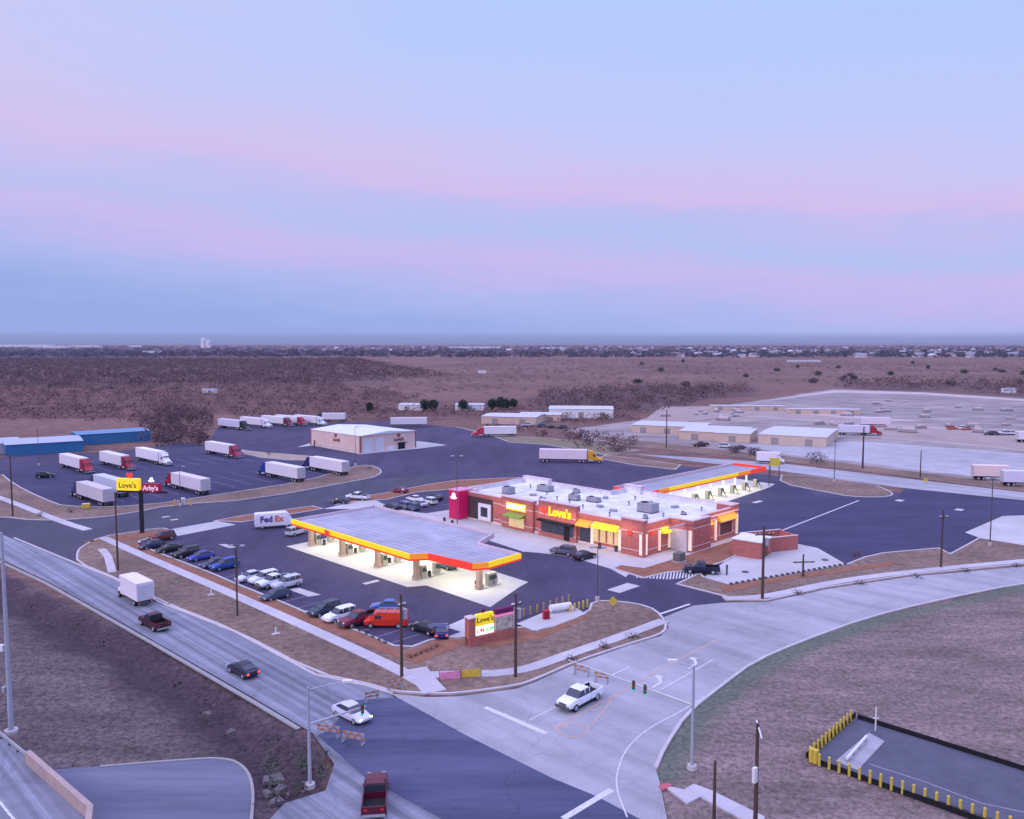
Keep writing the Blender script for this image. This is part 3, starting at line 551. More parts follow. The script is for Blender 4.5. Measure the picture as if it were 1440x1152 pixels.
def semi(px, py, head, label, group=None, cab=(150, 20, 40), trailer=(226, 220, 228), tlen=16.15, gap=0, tractor=True, cabx=0):
    """centre of the trailer's footprint at px,py"""
    T = paint(trailer, .5); K = paint(cab); g = G(px, py)
    root = empty('semi_truck' if tractor else 'box_trailer', g+Vector((0, 0, .03)), R(head), label, 'truck' if tractor else 'trailer', group)
    h = tlen/2; b = MB(); b.box(-h, -1.3, 1.15, h, 1.3, 4.1, T)
    for k in range(int(tlen/1.2)):
        x = -h+.6+k*1.2
        for s in (-1, 1): b.box(x-.04, s*1.3-.02, 1.2, x+.04, s*1.3+.02, 4.05, T)
    b.build('trailer', root)
    MB().box(-h-.04, -1.2, 1.3, -h, -.03, 3.95, mat('trailer_door_paint', (.5, .48, .52), .5)).box(-h-.04, .03, 1.3, -h, 1.2, 3.95, mat('trailer_door_paint', (.5,)*3)).build('trailer_door', root)
    u = MB(); u.box(-h+.3, -.5, .75, h-2, .5, 1.14, DGREY); u.box(-h-.05, -1.1, .5, -h+.1, 1.1, .62, DGREY)
    for s in (-1, 1): u.box(h-4, s*.9-.06, .1, h-3.85, s*.9+.06, 1.15, DGREY); u.box(-h-.03, s*.7-.05, .5, -h+.03, s*.7+.05, 1.15, DGREY)
    u.build('underframe', root)
    for x in (-h+1.2, -h+2.5):
        for s in (-1, 1): wheel(x, s*1.28, .51, .55, root, 12)
    lamps(root, -h-.06, .95, 1.02, TAILL, 'tail_light', .3, .14)
    if tractor:
        o = h+cabx
        c = MB(); c.box(o+.35, -1.2, 1.0, o+1.9, 1.2, 3.7, K)
        c.loft([sec(o+.4, 1.1, 1.1, 1.0, 3.68, 3.8, 3.9), sec(o+1.6, 1.15, 1.15, 1.0, 3.68, 3.75, 3.86), sec(o+2.6, 1.0, .98, .9, 2.9, 2.95, 3.0)], K)
        c.loft([sec(o+1.88, 1.15, 1.15, 1.0, .9, 2.2, 3.1), sec(o+2.7, 1.1, 1.1, .92, .9, 2.1, 2.9), sec(o+3.1, 1.05, 1.05, .95, .9, 1.8, 2.0), sec(o+4.5, .95, 1.0, .72, .85, 1.3, 1.65), sec(o+4.85, .9, .9, .6, .8, 1.1, 1.35)], K)
        for s in (-1, 1): c.box(o+3.3, s*1.12-.14, .95, o+4.7, s*1.12+.14, 1.18, K)
        c.build('cab', root, .04)
        MB().add([(o+2.72, -1.0, 2.15), (o+2.72, 1.0, 2.15), (o+2.74, .85, 2.88), (o+2.74, -.85, 2.88), (o+3.05, -.98, 2.02), (o+3.05, .98, 2.02)], [(4, 5, 2, 3), (0, 4, 3), (1, 2, 5)], GLASS).build('windshield', root)
        for s in (-1, 1): MB().box(o+2.0, s*1.13-.05, 2.1, o+2.6, s*1.13+.05, 2.75, GLASS).build('side_window', root)
        MB().box(o+4.8, -.5, .95, o+4.9, .5, 1.4, STEEL).build('grille', root); MB().box(o+4.75, -1.2, .4, o+5.05, 1.2, .75, STEEL).build('front_bumper', root, .04)
        MB().box(h-3.2, -.45, .7, o+4.6, .45, 1.0, DGREY).build('chassis', root)
        for s in (-1, 1): MB().cyl((o+.6, s*1.0, .75), (o+2.1, s*1.0, .75), .32, STEEL).build('fuel_tank', root); MB().cyl((o+.25, s*.95, 1.2), (o+.25, s*.95, 4.0), .08, STEEL, n=8).build('exhaust_stack', root)
        for x in (h-2.3, h-1.0, o+3.95):
            for s in (-1, 1): wheel(x, s*1.22, .52, .35 if x > h else .5, root, 12)
        lamps(root, o+4.72, .95, 1.1, HEADL, 'headlight')
        for s in (-1, 1): MB().box(o+2.5, s*1.42-.06, 2.0, o+2.6, s*1.42+.14, 2.6, DGREY).build('mirror', root)
    return root
#@@OBJ
TR = 'semi trucks standing in the truck lot'
RED, BLUE, NAVY, WH, BLK, YL = (165, 20, 45), (20, 55, 150), (40, 40, 95), (225, 222, 230), (30, 30, 38), (225, 165, 40)
semi(104, 660, -43, 'white trailer with red tractor, nearest the blue warehouse', TR, RED)
semi(161, 656, -43, 'white trailer with dark red tractor, second from the blue warehouse', TR, (140, 20, 55))
semi(212, 650, -43, 'all white semi truck between two red-tractor trucks', TR, WH, (235, 232, 240))
semi(310, 640, -43, 'white trailer with crimson tractor by the tan gravel strip', TR, (150, 20, 60))
semi(134, 706, 137, 'grey white trailer with dark tractor behind the yellow pole sign, nearest the road corner', TR, NAVY, (205, 198, 205))
semi(157, 694, 137, 'bluish white trailer parked close behind the corner trailer', TR, (60, 60, 80), (200, 205, 225))
semi(268, 691, 137, 'white trailer with red tractor beside the red pole sign', TR, (150, 20, 50), (220, 210, 222))
semi(401, 674, 137, 'white trailer with bright blue tractor beside the driveway strip', TR, BLUE)
semi(463, 665, 137, 'white trailer with navy tractor at the rounded end of the planted strip', TR, NAVY)
BR = 'semi trucks in the far row behind the wash building'
semi(325, 603, -38, 'far row truck with white trailer and black tractor, leftmost', BR, BLK, (205, 205, 225))
semi(356, 600, -38, 'far row truck, all white, second from the left', BR, WH)
semi(386, 598, -38, 'far row truck with white trailer and small dark red tractor', BR, (120, 40, 60))
semi(405, 597, -38, 'far row truck with white trailer and bright crimson tractor', BR, (170, 20, 60))
semi(432, 597, -38, 'far row truck in pale grey, beside the wash building', BR, (210, 220, 225))
semi(470, 593, 178, 'far row truck with short white trailer and black tractor behind the wash roof', BR, BLK, tlen=11)
semi(575, 600, 5, 'long white trailer parked beyond the wash building roof', BR, tractor=False)
semi(703, 614, 188, 'white semi truck driving left at the back of the paving', None, (200, 60, 80), (235, 230, 235), tlen=13, cabx=0)
semi(792, 650, -8, 'semi truck with yellow tractor and white trailer in the centre of the paving', None, YL, (235, 215, 225), tlen=15)
semi(1200, 612, -8, 'semi truck with red tractor passing behind the pale low units', None, RED, (215, 212, 228), tlen=12)
semi(1230, 600, -4, 'white box trailer parked on the gravel yard', None, tractor=False, tlen=13, trailer=(225, 212, 222))
semi(1392, 675, -10, 'beige trailer being hauled on the frontage road at the right edge', None, tractor=False, tlen=9, trailer=(235, 210, 205))
semi(1446, 684, -10, 'white and navy trailer on the frontage road, cut by the right edge', None, tractor=False, tlen=13, trailer=(215, 210, 232))
semi(1445, 622, -4, 'white box trailer cut by the right edge on the gravel yard', None, tractor=False, tlen=8)
# box truck
def box_truck(px, py, head, label):
    r = empty('box_truck', G(px, py)+Vector((0, 0, .04)), R(head), label, 'truck'); T = paint((232, 222, 232), .5)
    b = MB(); b.box(-3.5, -1.25, .95, 2.7, 1.25, 3.5, T); b.box(-3.52, -1.22, 3.3, 2.72, 1.22, 3.56, T); b.box(2.7, -1.1, 2.9, 3.5, 1.1, 3.48, T); b.build('cargo_box', r, .03)
    MB().box(-3.54, -1.1, 1.05, -3.5, 1.1, 3.2, mat('roll_door_paint', (.55, .55, .6), .5)).build('rear_door', r)
    MB().loft([sec(2.75, .95, 1.05, .9, .6, 1.4, 2.5), sec(3.5, .95, 1.05, .85, .55, 1.35, 2.45), sec(4.0, .9, 1.0, .85, .55, 1.25, 1.55), sec(4.8, .85, .92, .7, .55, 1.0, 1.3)], T).build('cab', r, .03)
    MB().add([(3.52, -.8, 2.38), (3.52, .8, 2.38), (4.02, .88, 1.6), (4.02, -.88, 1.6)], [(0, 1, 2, 3)], GLASS).build('windshield', r)
    MB().box(-3.4, -.5, .55, 3, .5, .95, DGREY).box(-3.65, -1.1, .5, -3.5, 1.1, .62, DGREY).build('chassis', r)
    for x in (-2.0, 3.9):
        for s in (-1, 1): wheel(x, s*1.12, .46, .4, r)
    lamps(r, -3.55, .95, .85, TAILL, 'tail_light'); lamps(r, 4.8, .65, .95, HEADL, 'headlight'); return r
box_truck(192, 846, 135, 'white box truck driving away on the main road')
# parcel van
def parcel_van(px, py, head):
    r = empty('parcel_van', G(px, py)+Vector((0, 0, .04)), R(head), 'white parcel step van beside the fuel canopy, lettered in purple and orange', 'van'); T = paint((232, 228, 240), .4)
    MB().loft([sec(-3.6, 1.1, 1.15, 1.0, .6, 2.2, 3.0), sec(-3.4, 1.15, 1.18, 1.08, .55, 2.4, 3.15), sec(2.5, 1.15, 1.18, 1.08, .55, 2.4, 3.15), sec(3.0, 1.1, 1.1, .95, .55, 1.7, 2.9), sec(3.9, .95, 1.0, .8, .55, 1.2, 1.5)], T).build('body', r, .05)
    MB().add([(2.98, -.95, 2.85), (2.98, .95, 2.85), (3.55, .92, 1.8), (3.55, -.92, 1.8)], [(0, 1, 2, 3)], GLASS).build('windshield', r)
    MB().box(-3.63, -.8, .8, -3.58, .8, 2.6, mat('roll_door_paint', (.55, .55, .6), .5)).build('rear_door', r)
    pu = mat('purple_lettering', (.06, .02, .22), .5); og = mat('orange_lettering', (.75, .12, .08), .5)
    for s, rz in ((-1, 0), (1, PI)):
        text_mesh('Fed', 'lettering', 1.7, pu, r, (-1.35*(-s), s*1.2, 1.95), (PI/2, 0, rz), .02, .05); text_mesh('Ex', 'lettering', 1.7, og, r, (1.15*(-s), s*1.2, 1.95), (PI/2, 0, rz), .02, .05)
    for x in (-2.2, 2.6):
        for s in (-1, 1): wheel(x, s*1.1, .42, .35, r)
    lamps(r, 3.88, .7, 1.0, HEADL, 'headlight'); lamps(r, -3.6, .9, .9, TAILL, 'tail_light'); return r
parcel_van(384, 742, 20)
# orange van
r = empty('cargo_van', G(543, 881)+Vector((0, 0, .04)), R(178), 'orange cargo van parked by the monument sign lot corner', 'van'); T = paint((215, 52, 30))
b = MB(); b.loft([sec(-2.9, .92, .98, .86, .4, 1.1, 2.0), sec(-2.7, .95, 1.0, .88, .38, 1.2, 2.12), sec(1.0, .95, 1.0, .88, .36, 1.2, 2.12), sec(1.5, .95, 1.0, .84, .36, 1.15, 1.95), sec(2.2, .92, .98, .8, .36, 1.0, 1.2), sec(2.8, .85, .9, .7, .4, .85, 1.0)], T); b.build('body', r, .05)
MB().loft([sec(1.42, .9, .9, .8, 1.3, 1.6, 1.98), sec(1.58, .88, .88, .76, 1.25, 1.6, 1.9), sec(2.15, .8, .8, .74, 1.15, 1.18, 1.24)], GLASS).build('windshield', r)
for s in (-1, 1): MB().box(.5, s*.96-.03, 1.25, 1.35, s*.96+.03, 1.75, GLASS).build('side_window', r)
b = MB()
for x in (-2.4, -1.2, 0, .9): b.box(x, -.85, 2.12, x+.08, .85, 2.26, STEEL)
for s in (-1, 1): b.box(-2.5, s*.8-.04, 2.24, 1.0, s*.8+.04, 2.32, STEEL)
b.build('roof_rack', r)
for x in (-1.8, 1.9):
    for s in (-1, 1): wheel(x, s*.98, .37, .26, r)
lamps(r, 2.8, .62, .8, HEADL, 'headlight'); lamps(r, -2.92, .8, .95, TAILL, 'tail_light')
# traffic
car('pickup', (232, 236, 248), 815, 990, 228, 'white pickup truck leaving the intersection on the pale road', None)
car('pickup', (88, 12, 42), 528, 1128, 97, 'maroon pickup truck on the side road at the bottom', None)
car('pickup', (66, 18, 34), 217, 882, 137, 'dark wine pickup truck on the main road behind the box truck', None)
car('sedan', (42, 34, 62), 342, 948, 137, 'dark sedan with lit brake lights on the main road', None, brake=True)
car('sedan', (205, 205, 222), 495, 1010, -42, 'silver sedan coming towards the camera on the main road', None, on=True)
# front row facing the kerb
FR = 'vehicles nosed up to the front kerb'
for k, col, px, py, lab in (
    ('suv', (105, 25, 40), 228, 760, 'maroon suv at the far end of the front kerb row'), ('hatch', (42, 48, 78), 214, 771, 'dark slate car in the corner of the front kerb row, beside the maroon suv'),
    ('sedan', (22, 22, 30), 238, 776, 'black sedan, third from the far end of the front kerb row'), ('suv', (26, 28, 34), 262, 783, 'black suv in the front kerb row beside a blue sedan'),
    ('sedan', (48, 62, 150), 283, 787, 'violet blue sedan in the front kerb row'), ('suv', (24, 70, 150), 316, 800, 'bright blue suv in the front kerb row'), ('sedan', (45, 60, 88), 302, 797, 'steel blue sedan just left of the bright blue suv'),
    ('sedan', (210, 212, 225), 352, 816, 'white sedan with blue-tinted glass, first of the white cars in the front kerb row'), ('suv', (222, 226, 235), 371, 819, 'white suv, second of the white cars in the front kerb row'),
    ('pickup', (224, 230, 238), 386, 824, 'white pickup, third of the white vehicles in the front kerb row'), ('suv', (196, 200, 214), 403, 826, 'silver suv beside the white pickup in the front kerb row'),
    ('hatch', (58, 70, 92), 388, 842, 'dark slate hatchback nosed onto the mulch below the white cars')):
    car(k, col, px, py, 228, lab, FR)
for k, col, px, py, hd, lab in (
    ('suv', (50, 62, 78), 456, 864, 228, 'slate suv left of the white suv near the orange van'), ('suv', (232, 234, 244), 478, 872, 225, 'white suv near the orange van'),
    ('pickup', (120, 22, 50), 505, 878, 225, 'dark red pickup squeezed between white suv and orange van'), ('sedan', (60, 95, 165), 545, 858, 178, 'light blue sedan hidden behind the orange van'),
    ('sedan', (26, 24, 34), 598, 889, 140, 'black sedan in the lot corner right of the orange van'), ('hatch', (40, 45, 110), 621, 893, 95, 'small navy hatchback beside the monument sign')):
    car(k, col, px, py, hd, lab, FR, brake=(px == 621))
for k, col, px, py, hd, lab in (
    ('suv', (185, 190, 205), 417, 752, 60, 'silver suv beside the parcel van'), ('suv', (95, 108, 122), 627, 799, 135, 'grey suv fuelling under the front canopy'),
    ('suv', (88, 82, 110), 792, 780, 150, 'dark grey suv in front of the store entrance'), ('sedan', (30, 28, 38), 822, 786, 40, 'black sedan in front of the store entrance'),
    ('pickup', (26, 30, 62), 986, 806, 170, 'navy pickup truck beside the fuel tank pad'), ('suv', (24, 24, 34), 64, 672, 20, 'black suv alone at the left of the truck lot'),
    ('sedan', (40, 38, 58), 478, 708, 165, 'dark sedan on the mulch island end behind the front canopy'), ('pickup', (222, 224, 236), 503, 703, 160, 'white pickup in the drive behind the front canopy'),
    ('sedan', (48, 50, 78), 551, 716, 135, 'dark blue sedan, nearest of the side lot cars'), ('suv', (120, 125, 150), 567, 715, 135, 'grey suv, second of the side lot cars'),
    ('suv', (90, 95, 130), 579, 717, 135, 'blue grey suv in the middle of the side lot cars'), ('sedan', (206, 200, 220), 590, 712, 135, 'pale silver sedan among the side lot cars'),
    ('sedan', (228, 228, 238), 583, 705, 135, 'white sedan behind the other side lot cars'), ('suv', (224, 226, 236), 603, 709, 135, 'white suv near the red tower in the side lot'), ('sedan', (40, 36, 50), 612, 703, 135, 'black sedan nearest the red tower in the side lot'),
    ('hatch', (120, 20, 70), 562, 693, 150, 'magenta hatchback on the far edge of the side lot'), ('sedan', (50, 50, 70), 237, 622, 20, 'dark sedan by the bare trees beyond the truck lot')):
    car(k, col, px, py, hd, lab, None)
# ------------------------------------------------------------------ fuel canopies
def ring(poly, wd, z0, z1, b, m):
    o, i = inset(poly, wd); n = len(o)
    vs = [(x, y, z0) for x, y in o]+[(x, y, z1) for x, y in o]+[(x, y, z1) for x, y in i]+[(x, y, z0) for x, y in i]
    b.add(vs, [(k, (k+1) % n, n+(k+1) % n, n+k) for k in range(n)]+[(n+k, n+(k+1) % n, 2*n+(k+1) % n, 2*n+k) for k in range(n)]+[(2*n+k, 2*n+(k+1) % n, 3*n+(k+1) % n, 3*n+k) for k in range(n)]+[(3*n+k, 3*n+(k+1) % n, (k+1) % n, k) for k in range(n)], m)
DECKROOF = jointed('canopy_roof_deck', (.40, .40, .46), 60, 1.4, .7, .12, (.25, .25, .9), rot=0, mortar=.12)
DECKROOF2 = jointed('diesel_roof_deck', (.36, .37, .42), 1.6, 60, .7, .12, rot=0, mortar=.1)
SOFFIT = mat('white_soffit', (.8, .8, .78), .6, .03, 1)
# front canopy
FC = G(690, 855)
ap = [(-53, -2.2), (-16.4, -2.2), (-15, .4), (-.2, .1), (-4.2, 10.2), (-5, 13), (-15, 13.5), (-17, 20), (-53.5, 20)]
c45, s45 = math.cos(R(AU)), math.sin(R(AU))
def toworld(O, pts): return [(O.x+x*c45-y*s45, O.y+x*s45+y*c45) for x, y in pts]
struct('fuel_apron', toworld(FC, ap), .045, mat('fuel_apron_concrete', (.52, .51, .47), .8, .06, .4, cscale=(.15, .06)))
fc = empty('fuel_canopy', FC, R(AU), 'large front fuel canopy with yellow and red lit fascia over five column bays', 'canopy')
poly = [(-52.4, -1.4), (-16.4, -1.8), (-14.8, .6), (-5.4, 1.4), (-4.2, 3.6), (-4.6, 11), (-14.5, 11), (-17.5, 17.5), (-52.4, 17.5)]
ZB, ZT = 4.0, 5.15
MB().prism(inset(poly, .12)[1], 4.38, 4.7, SOFFIT, top=DECKROOF).build('roof', fc)
n = len(poly); fm = {0: YEL_LIT, 1: ORG_LIT, 2: RED_LIT, 3: ORG_LIT, 4: YEL_LIT}
for k in range(n):
    a = Vector(poly[k]); b_ = Vector(poly[(k+1) % n]); t = (b_-a).normalized(); nrm = Vector((t.y, -t.x))
    q = MB(); m_ = fm.get(k, mat('pale_fascia', (.62, .5, .55), .6)); q.prism([tuple(a), tuple(b_), tuple(b_-nrm*.3), tuple(a-nrm*.3)], ZB+.35, ZT, m_)
    o = q.build('fascia', fc)
    if k < 5: MB().prism([tuple(a+nrm*.06), tuple(b_+nrm*.06), tuple(b_-nrm*.28), tuple(a-nrm*.28)], ZB+.08, ZB+.34, RED_LIT).build('trim_band', o)
def sign_text(par, loc, rz, size, tcol, depth=.04):
    return text_mesh("Love's", 'lettering', size, tcol, par, loc, (PI/2, 0, rz), depth, .03)
DKT = mat('dark_sign_ink', (.18, .10, .02), .6)
heart('heart_emblem', .75, RED_LIT, fc, (-39.5, -1.95, 4.75), 0)
hh = MB().box(-5.0, -.1, 0, 5.0, .1, .02, YEL_LIT)
cols = [(-50, 1.3), (-39.7, 1.3), (-29, 1.3), (-18.6, 1.3), (-7.8, 5.0)]
STONE = mat('tan_column_block', (.46, .33, .26), .85, .15, 2.5)
for i, (x, y) in enumerate(cols):
    for yy in ((y, y+11.5) if i < 4 else (y,)):
        c = MB().box(x-.38, yy-.38, .15, x+.38, yy+.38, 4.36, STONE).box(x-.5, yy-.5, .14, x+.5, yy+.5, .8, STONE).build('column', fc)
for i in range(4):
    for x in (-50+i*10.6, -44.7+i*10.6):
        for y in (4, 12):
            if x < -16: MB().box(x-.45, y-.45, 4.27, x+.45, y+.45, 4.36, LAMP).build('soffit_light', fc)
for x, y in ((-12.5, 4), (-12.5, 8.5), (-7.5, 4), (-7.5, 8.5)): MB().box(x-.45, y-.45, 4.27, x+.45, y+.45, 4.36, LAMP).build('soffit_light', fc)
def alamp(root, loc, sx, sy, e, col=(1, .97, .86)):
    l_ = bpy.data.lights.new('soffit_lamp', 'AREA'); l_.shape = 'RECTANGLE'; l_.size = sx; l_.size_y = sy; l_.energy = e; l_.color = col
    o = bpy.data.objects.new('soffit_lamp', l_); C.objects.link(o); o.parent = root; o.location = loc; return o
alamp(fc, (-34.5, 8, 4.22), 34, 17, 4200); alamp(fc, (-9.8, 6, 4.22), 8.5, 8, 650)
# pump islands
PG = 'fuel pump islands under the front canopy'
PUMPB = mat('pump_cabinet', (.42, .40, .34), .5); PUMPD = mat('pump_screen_panel', (.08, .10, .09), .3)
def pump_island(O, x, y, label, group, ln=6):
    o = O.copy(); v = Matrix.Rotation(R(AU), 4, 'Z') @ Vector((x, y, 0)); r = empty('pump_island', (O.x+v.x, O.y+v.y, .05), R(AU), label, 'fuel pump', group)
    MB().box(-.6, -ln/2, 0, .6, ln/2, .15, KERB).build('plinth', r, .03)
    for yy in (-ln/2+1.9, ln/2-1.3):
        d = MB().box(-.42, yy-.5, .15, .42, yy+.5, 2.1, PUMPB).build('dispenser', r, .04)
        for s in (-1, 1): MB().box(s*.43-.02, yy-.38, 1.1, s*.43+.02, yy+.38, 1.8, PUMPD).build('display', d)
        for s in (-1, 1): MB().cyl((s*.5, yy+.45, 1.5), (s*.62, yy+.45, .4), .04, BLACK, n=6).build('hose', d)
    return r
bases = []
for i in range(4):
    pump_island(FC, -50+i*10.45, 3.7, 'pump island at the %s column of the front canopy' % ('far left', 'second left', 'middle', 'fourth')[i], PG)
    pump_island(FC, -50+i*10.45, 14.0, 'rear pump island behind the %s column of the front canopy' % ('far left', 'second left', 'middle', 'fourth')[i], PG, 4.4)
pump_island(FC, -7.8, 7.2, 'pump island at the right end column of the front canopy', PG, 4)
def bin_(loc, label, group):
    r = empty('trash_can', loc, 0, label, 'trash can', group)
    MB().cyl((0, 0, 0), (0, 0, .85), .27, DGREY, .3, 10).build('bin_body', r); MB().cyl((0, 0, .85), (0, 0, 1.05), .32, BLACK, .18, 10).build('lid', r); return r
for px, py, nm in ((456, 767, 'far left'), (500, 779, 'second'), (548, 793, 'middle'), (604, 812, 'fourth'), (670, 826, 'right end')):
    bin_(G(px, py)+Vector((0, 0, .05)), 'black trash can beside the %s pump island of the front canopy' % nm, 'trash cans under the front canopy')
for px, py, nm in ((625, 735, 'left of the foot of the red tower'), (636, 739, 'in front of the foot of the red tower'), (843, 772, 'by the right end of the long yellow awning'), (866, 776, 'by the front corner of the store')):
    bin_(G(px, py)+Vector((0, 0, .05)), 'dark bin '+nm, 'bins along the store front')
# diesel canopy
DC = G(1082, 685)
struct('diesel_apron', toworld(DC, [(3.2, -31), (.4, -1), (-1, 5), (-17, 6), (-16, -56), (4, -56)]), .045, mat('diesel_apron_concrete', (.52, .51, .47), .8, .06, .4, cscale=(.15, .06)))
dc = empty('diesel_canopy', DC, R(AU), 'long rear diesel canopy with yellow fascia and red ends behind the store', 'canopy')
dp = [(-.1, -53.4), (-.1, -2.1), (-9.4, -2.1), (-9.4, -53.4)]
MB().prism(dp, 4.7, 5.0, SOFFIT, top=DECKROOF2).build('roof', dc)
for a, b_, m_ in ((-53.5, -50, RED_LIT), (-50, -46, ORG_LIT), (-46, -16, YEL_LIT), (-16, -10, ORG_LIT), (-10, -2, RED_LIT)):
    o = MB().box(-.25, a, 4.85, .02, b_, 5.6, m_).build('fascia', dc); MB().box(-.25, a, 4.55, .05, b_, 4.84, RED_LIT).build('trim_band', o)
MB().box(-9.5, -53.8, 4.45, .02, -53.5, 5.6, RED_LIT).build('fascia', dc)
MB().box(-9.8, -53.5, 4.45, -9.5, -2, 5.6, mat('pale_fascia', (.62, .5, .55))).build('fascia', dc); MB().box(-9.5, -2, 4.45, -.25, -1.75, 5.6, RED_LIT).build('fascia', dc)
for k in range(9):
    y = -50+k*5.8
    MB().box(-4.9, y-.2, .1, -4.5, y+.2, 4.7, WHITE).build('column', dc); MB().box(-3.3, y+2.4, 4.62, -2.5, y+3.2, 4.7, LAMP).build('soffit_light', dc)
alamp(dc, (-4.7, -28, 4.55), 8, 49, 3800)
DG = 'diesel pumps along the rear canopy'
for k in range(9):
    v = Matrix.Rotation(R(AU), 4, 'Z') @ Vector((-2.2, -50+k*5.8, 0))
    r = empty('diesel_pump', (DC.x+v.x, DC.y+v.y, .05), R(AU), 'diesel pump under the rear canopy, number %s from the store end' % ('one', 'two', 'three', 'four', 'five', 'six', 'seven', 'eight', 'nine')[k], 'fuel pump', DG)
    r['label'] = '%s diesel pump from the store end under the rear canopy' % ('first', 'second', 'third', 'fourth', 'fifth', 'sixth', 'seventh', 'eighth', 'ninth')[k]
    MB().box(-1.9, -.55, 0, 1.9, .55, .18, KERB).build('plinth', r); MB().box(-.4, -.35, .18, .6, .35, 2.2, PUMPB).build('dispenser', r, .04); MB().box(.6, -.28, 1.0, .64, .28, 1.9, PUMPD).build('display', r)
    h = MB()
    pts = [(.7, .3+.9*math.sin(t_*PI), 1.7-1.3*math.sin(t_*PI)+.4*t_) for t_ in [i/7 for i in range(8)]]
    for a, b_ in zip(pts[:-1], pts[1:]): h.cyl(a, b_, .09, BLACK, n=6)
    h.build('hose', r); MB().cyl((1.6, 0, .15), (1.6, 0, 1.2), .12, YEL, n=8).build('guard_post', r)

# ------------------------------------------------------------------ store
SC = G(905, 784)
st = empty('store_building', (SC.x, SC.y, .05), R(AU), 'red brick travel store with white flat roof, yellow awnings and lit signs', 'building')
MBRICK = BRICK
foot = [(-47, 0), (0, 0), (0, 8.2), (4.6, 8.6), (4.6, 14.5), (3, 14.5), (3, 27), (-25, 28), (-25, 22), (-50, 22), (-50, 3), (-47, 3)]
MB().prism(foot, 0, 5.0, MBRICK, top=ROOFW).build('wall', st)
o = MB(); ring(foot, .35, 4.9, 5.75, o, MBRICK); par = o.build('parapet', st)
wi = inset(foot, .36)[1]; o = MB(); ring(wi, .05, 4.95, 5.74, o, ROOFW); o.build('parapet_lining', par)
o = MB(); fo, _ = inset(foot, -.06); ring(fo, .5, 5.75, 5.9, o, BRICK_CAP); o.build('coping', par)
def face_box(x0, x1, z0, z1, d, m, name, par=st, y=0):     # something on the front wall
    return MB().box(x0, y-d, z0, x1, y+.02, z1, m).build(name, par)
# raised sign panels and stepped bays on the front
for x0_, x1_, zt in ((-35.5, -26.5, 6.3), (-25.0, -15.2, 6.9), (-4.6, .35, 6.5)):
    b = MB().box(x0_, -.55, 0, x1_, .6, zt, MBRICK); b.box(x0_-.1, -.65, zt, x1_+.1, .7, zt+.18, BRICK_CAP); b.build('bay', st)
face_box(-47, 0, 0, .5, .12, BRICK_CAP, 'base_course')
for zz in (1.0, 4.35):  # pale strips running across the brick walls
    face_box(-38.5, -.1, zz, zz+.14, .05, BRICK_CAP, 'pale_band')
    for x0_, x1_ in ((-35.5, -26.5), (-25.0, -15.2), (-4.6, .35)): face_box(x0_, x1_, zz, zz+.14, .59, BRICK_CAP, 'pale_band')
    MB().box(-.02, .6, zz, .06, 8.2, zz+.14, BRICK_CAP).build('pale_band', st); MB().box(2.98, 14.5, zz, 3.06, 27, zz+.14, BRICK_CAP).build('pale_band', st); MB().box(4.58, 8.6, zz, 4.66, 14.5, zz+.14, BRICK_CAP).build('pale_band', st)
# tower with hat emblem
tw = MB().box(-49.6, -2.6, 0, -46.4, .9, 6.1, mat('crimson_panel', (.5, .012, .10), .4, .05, .4, emit=(.7, .0, .1), es=.15)).box(-49.7, -2.7, 6.1, -46.3, 1.0, 6.3, mat('pink_cap', (.7, .3, .42))).build('tower', st)
HATW = mat('emblem_white', (.85, .85, .85), .5, .02, 1, emit=(1, 1, 1), es=.8)
def hat(par, loc, s, rz):
    o_ = [(-1, -.1), (-.8, .12), (-.5, .16), (-.42, .75), (-.15, .95), (.05, .85), (.25, .95), (.5, .72), (.55, .16), (.85, .1), (1.0, -.12), (.55, -.32), (0, -.38), (-.6, -.34)]
    n_ = len(o_); vs = [(x*s, -.05, z*s) for x, z in o_]+[(x*s, .05, z*s) for x, z in o_]
    m_ = bpy.data.meshes.new('hat_emblem'); m_.from_pydata(vs, [], [tuple(range(n_)), tuple(reversed(range(n_, 2*n_)))]+[(k, n_+k, n_+(k+1) % n_, (k+1) % n_) for k in range(n_)]); m_.materials.append(HATW)
    ob = bpy.data.objects.new('hat_emblem', m_); C.objects.link(ob); ob.parent = par; ob.location = loc; ob.rotation_euler = (0, 0, rz); return ob
hat(tw, (-48.0, -2.68, 4.7), 1.05, 0); hat(tw, (-49.68, -.9, 4.7), 1.05, -PI/2)
# dark panel laid flat over the recess beside the tower and the framed window
DKB = mat('dark_brown_recess', (.07, .045, .05), .6)
face_box(-46.2, -38.6, .3, 4.9, .15, DKB, 'recess_panel')
fr = face_box(-42.6, -38.9, .4, 3.9, .5, WHITE, 'window_frame'); face_box(-41.8, -39.7, 1.2, 3.2, .54, GLASS, 'pane', fr)
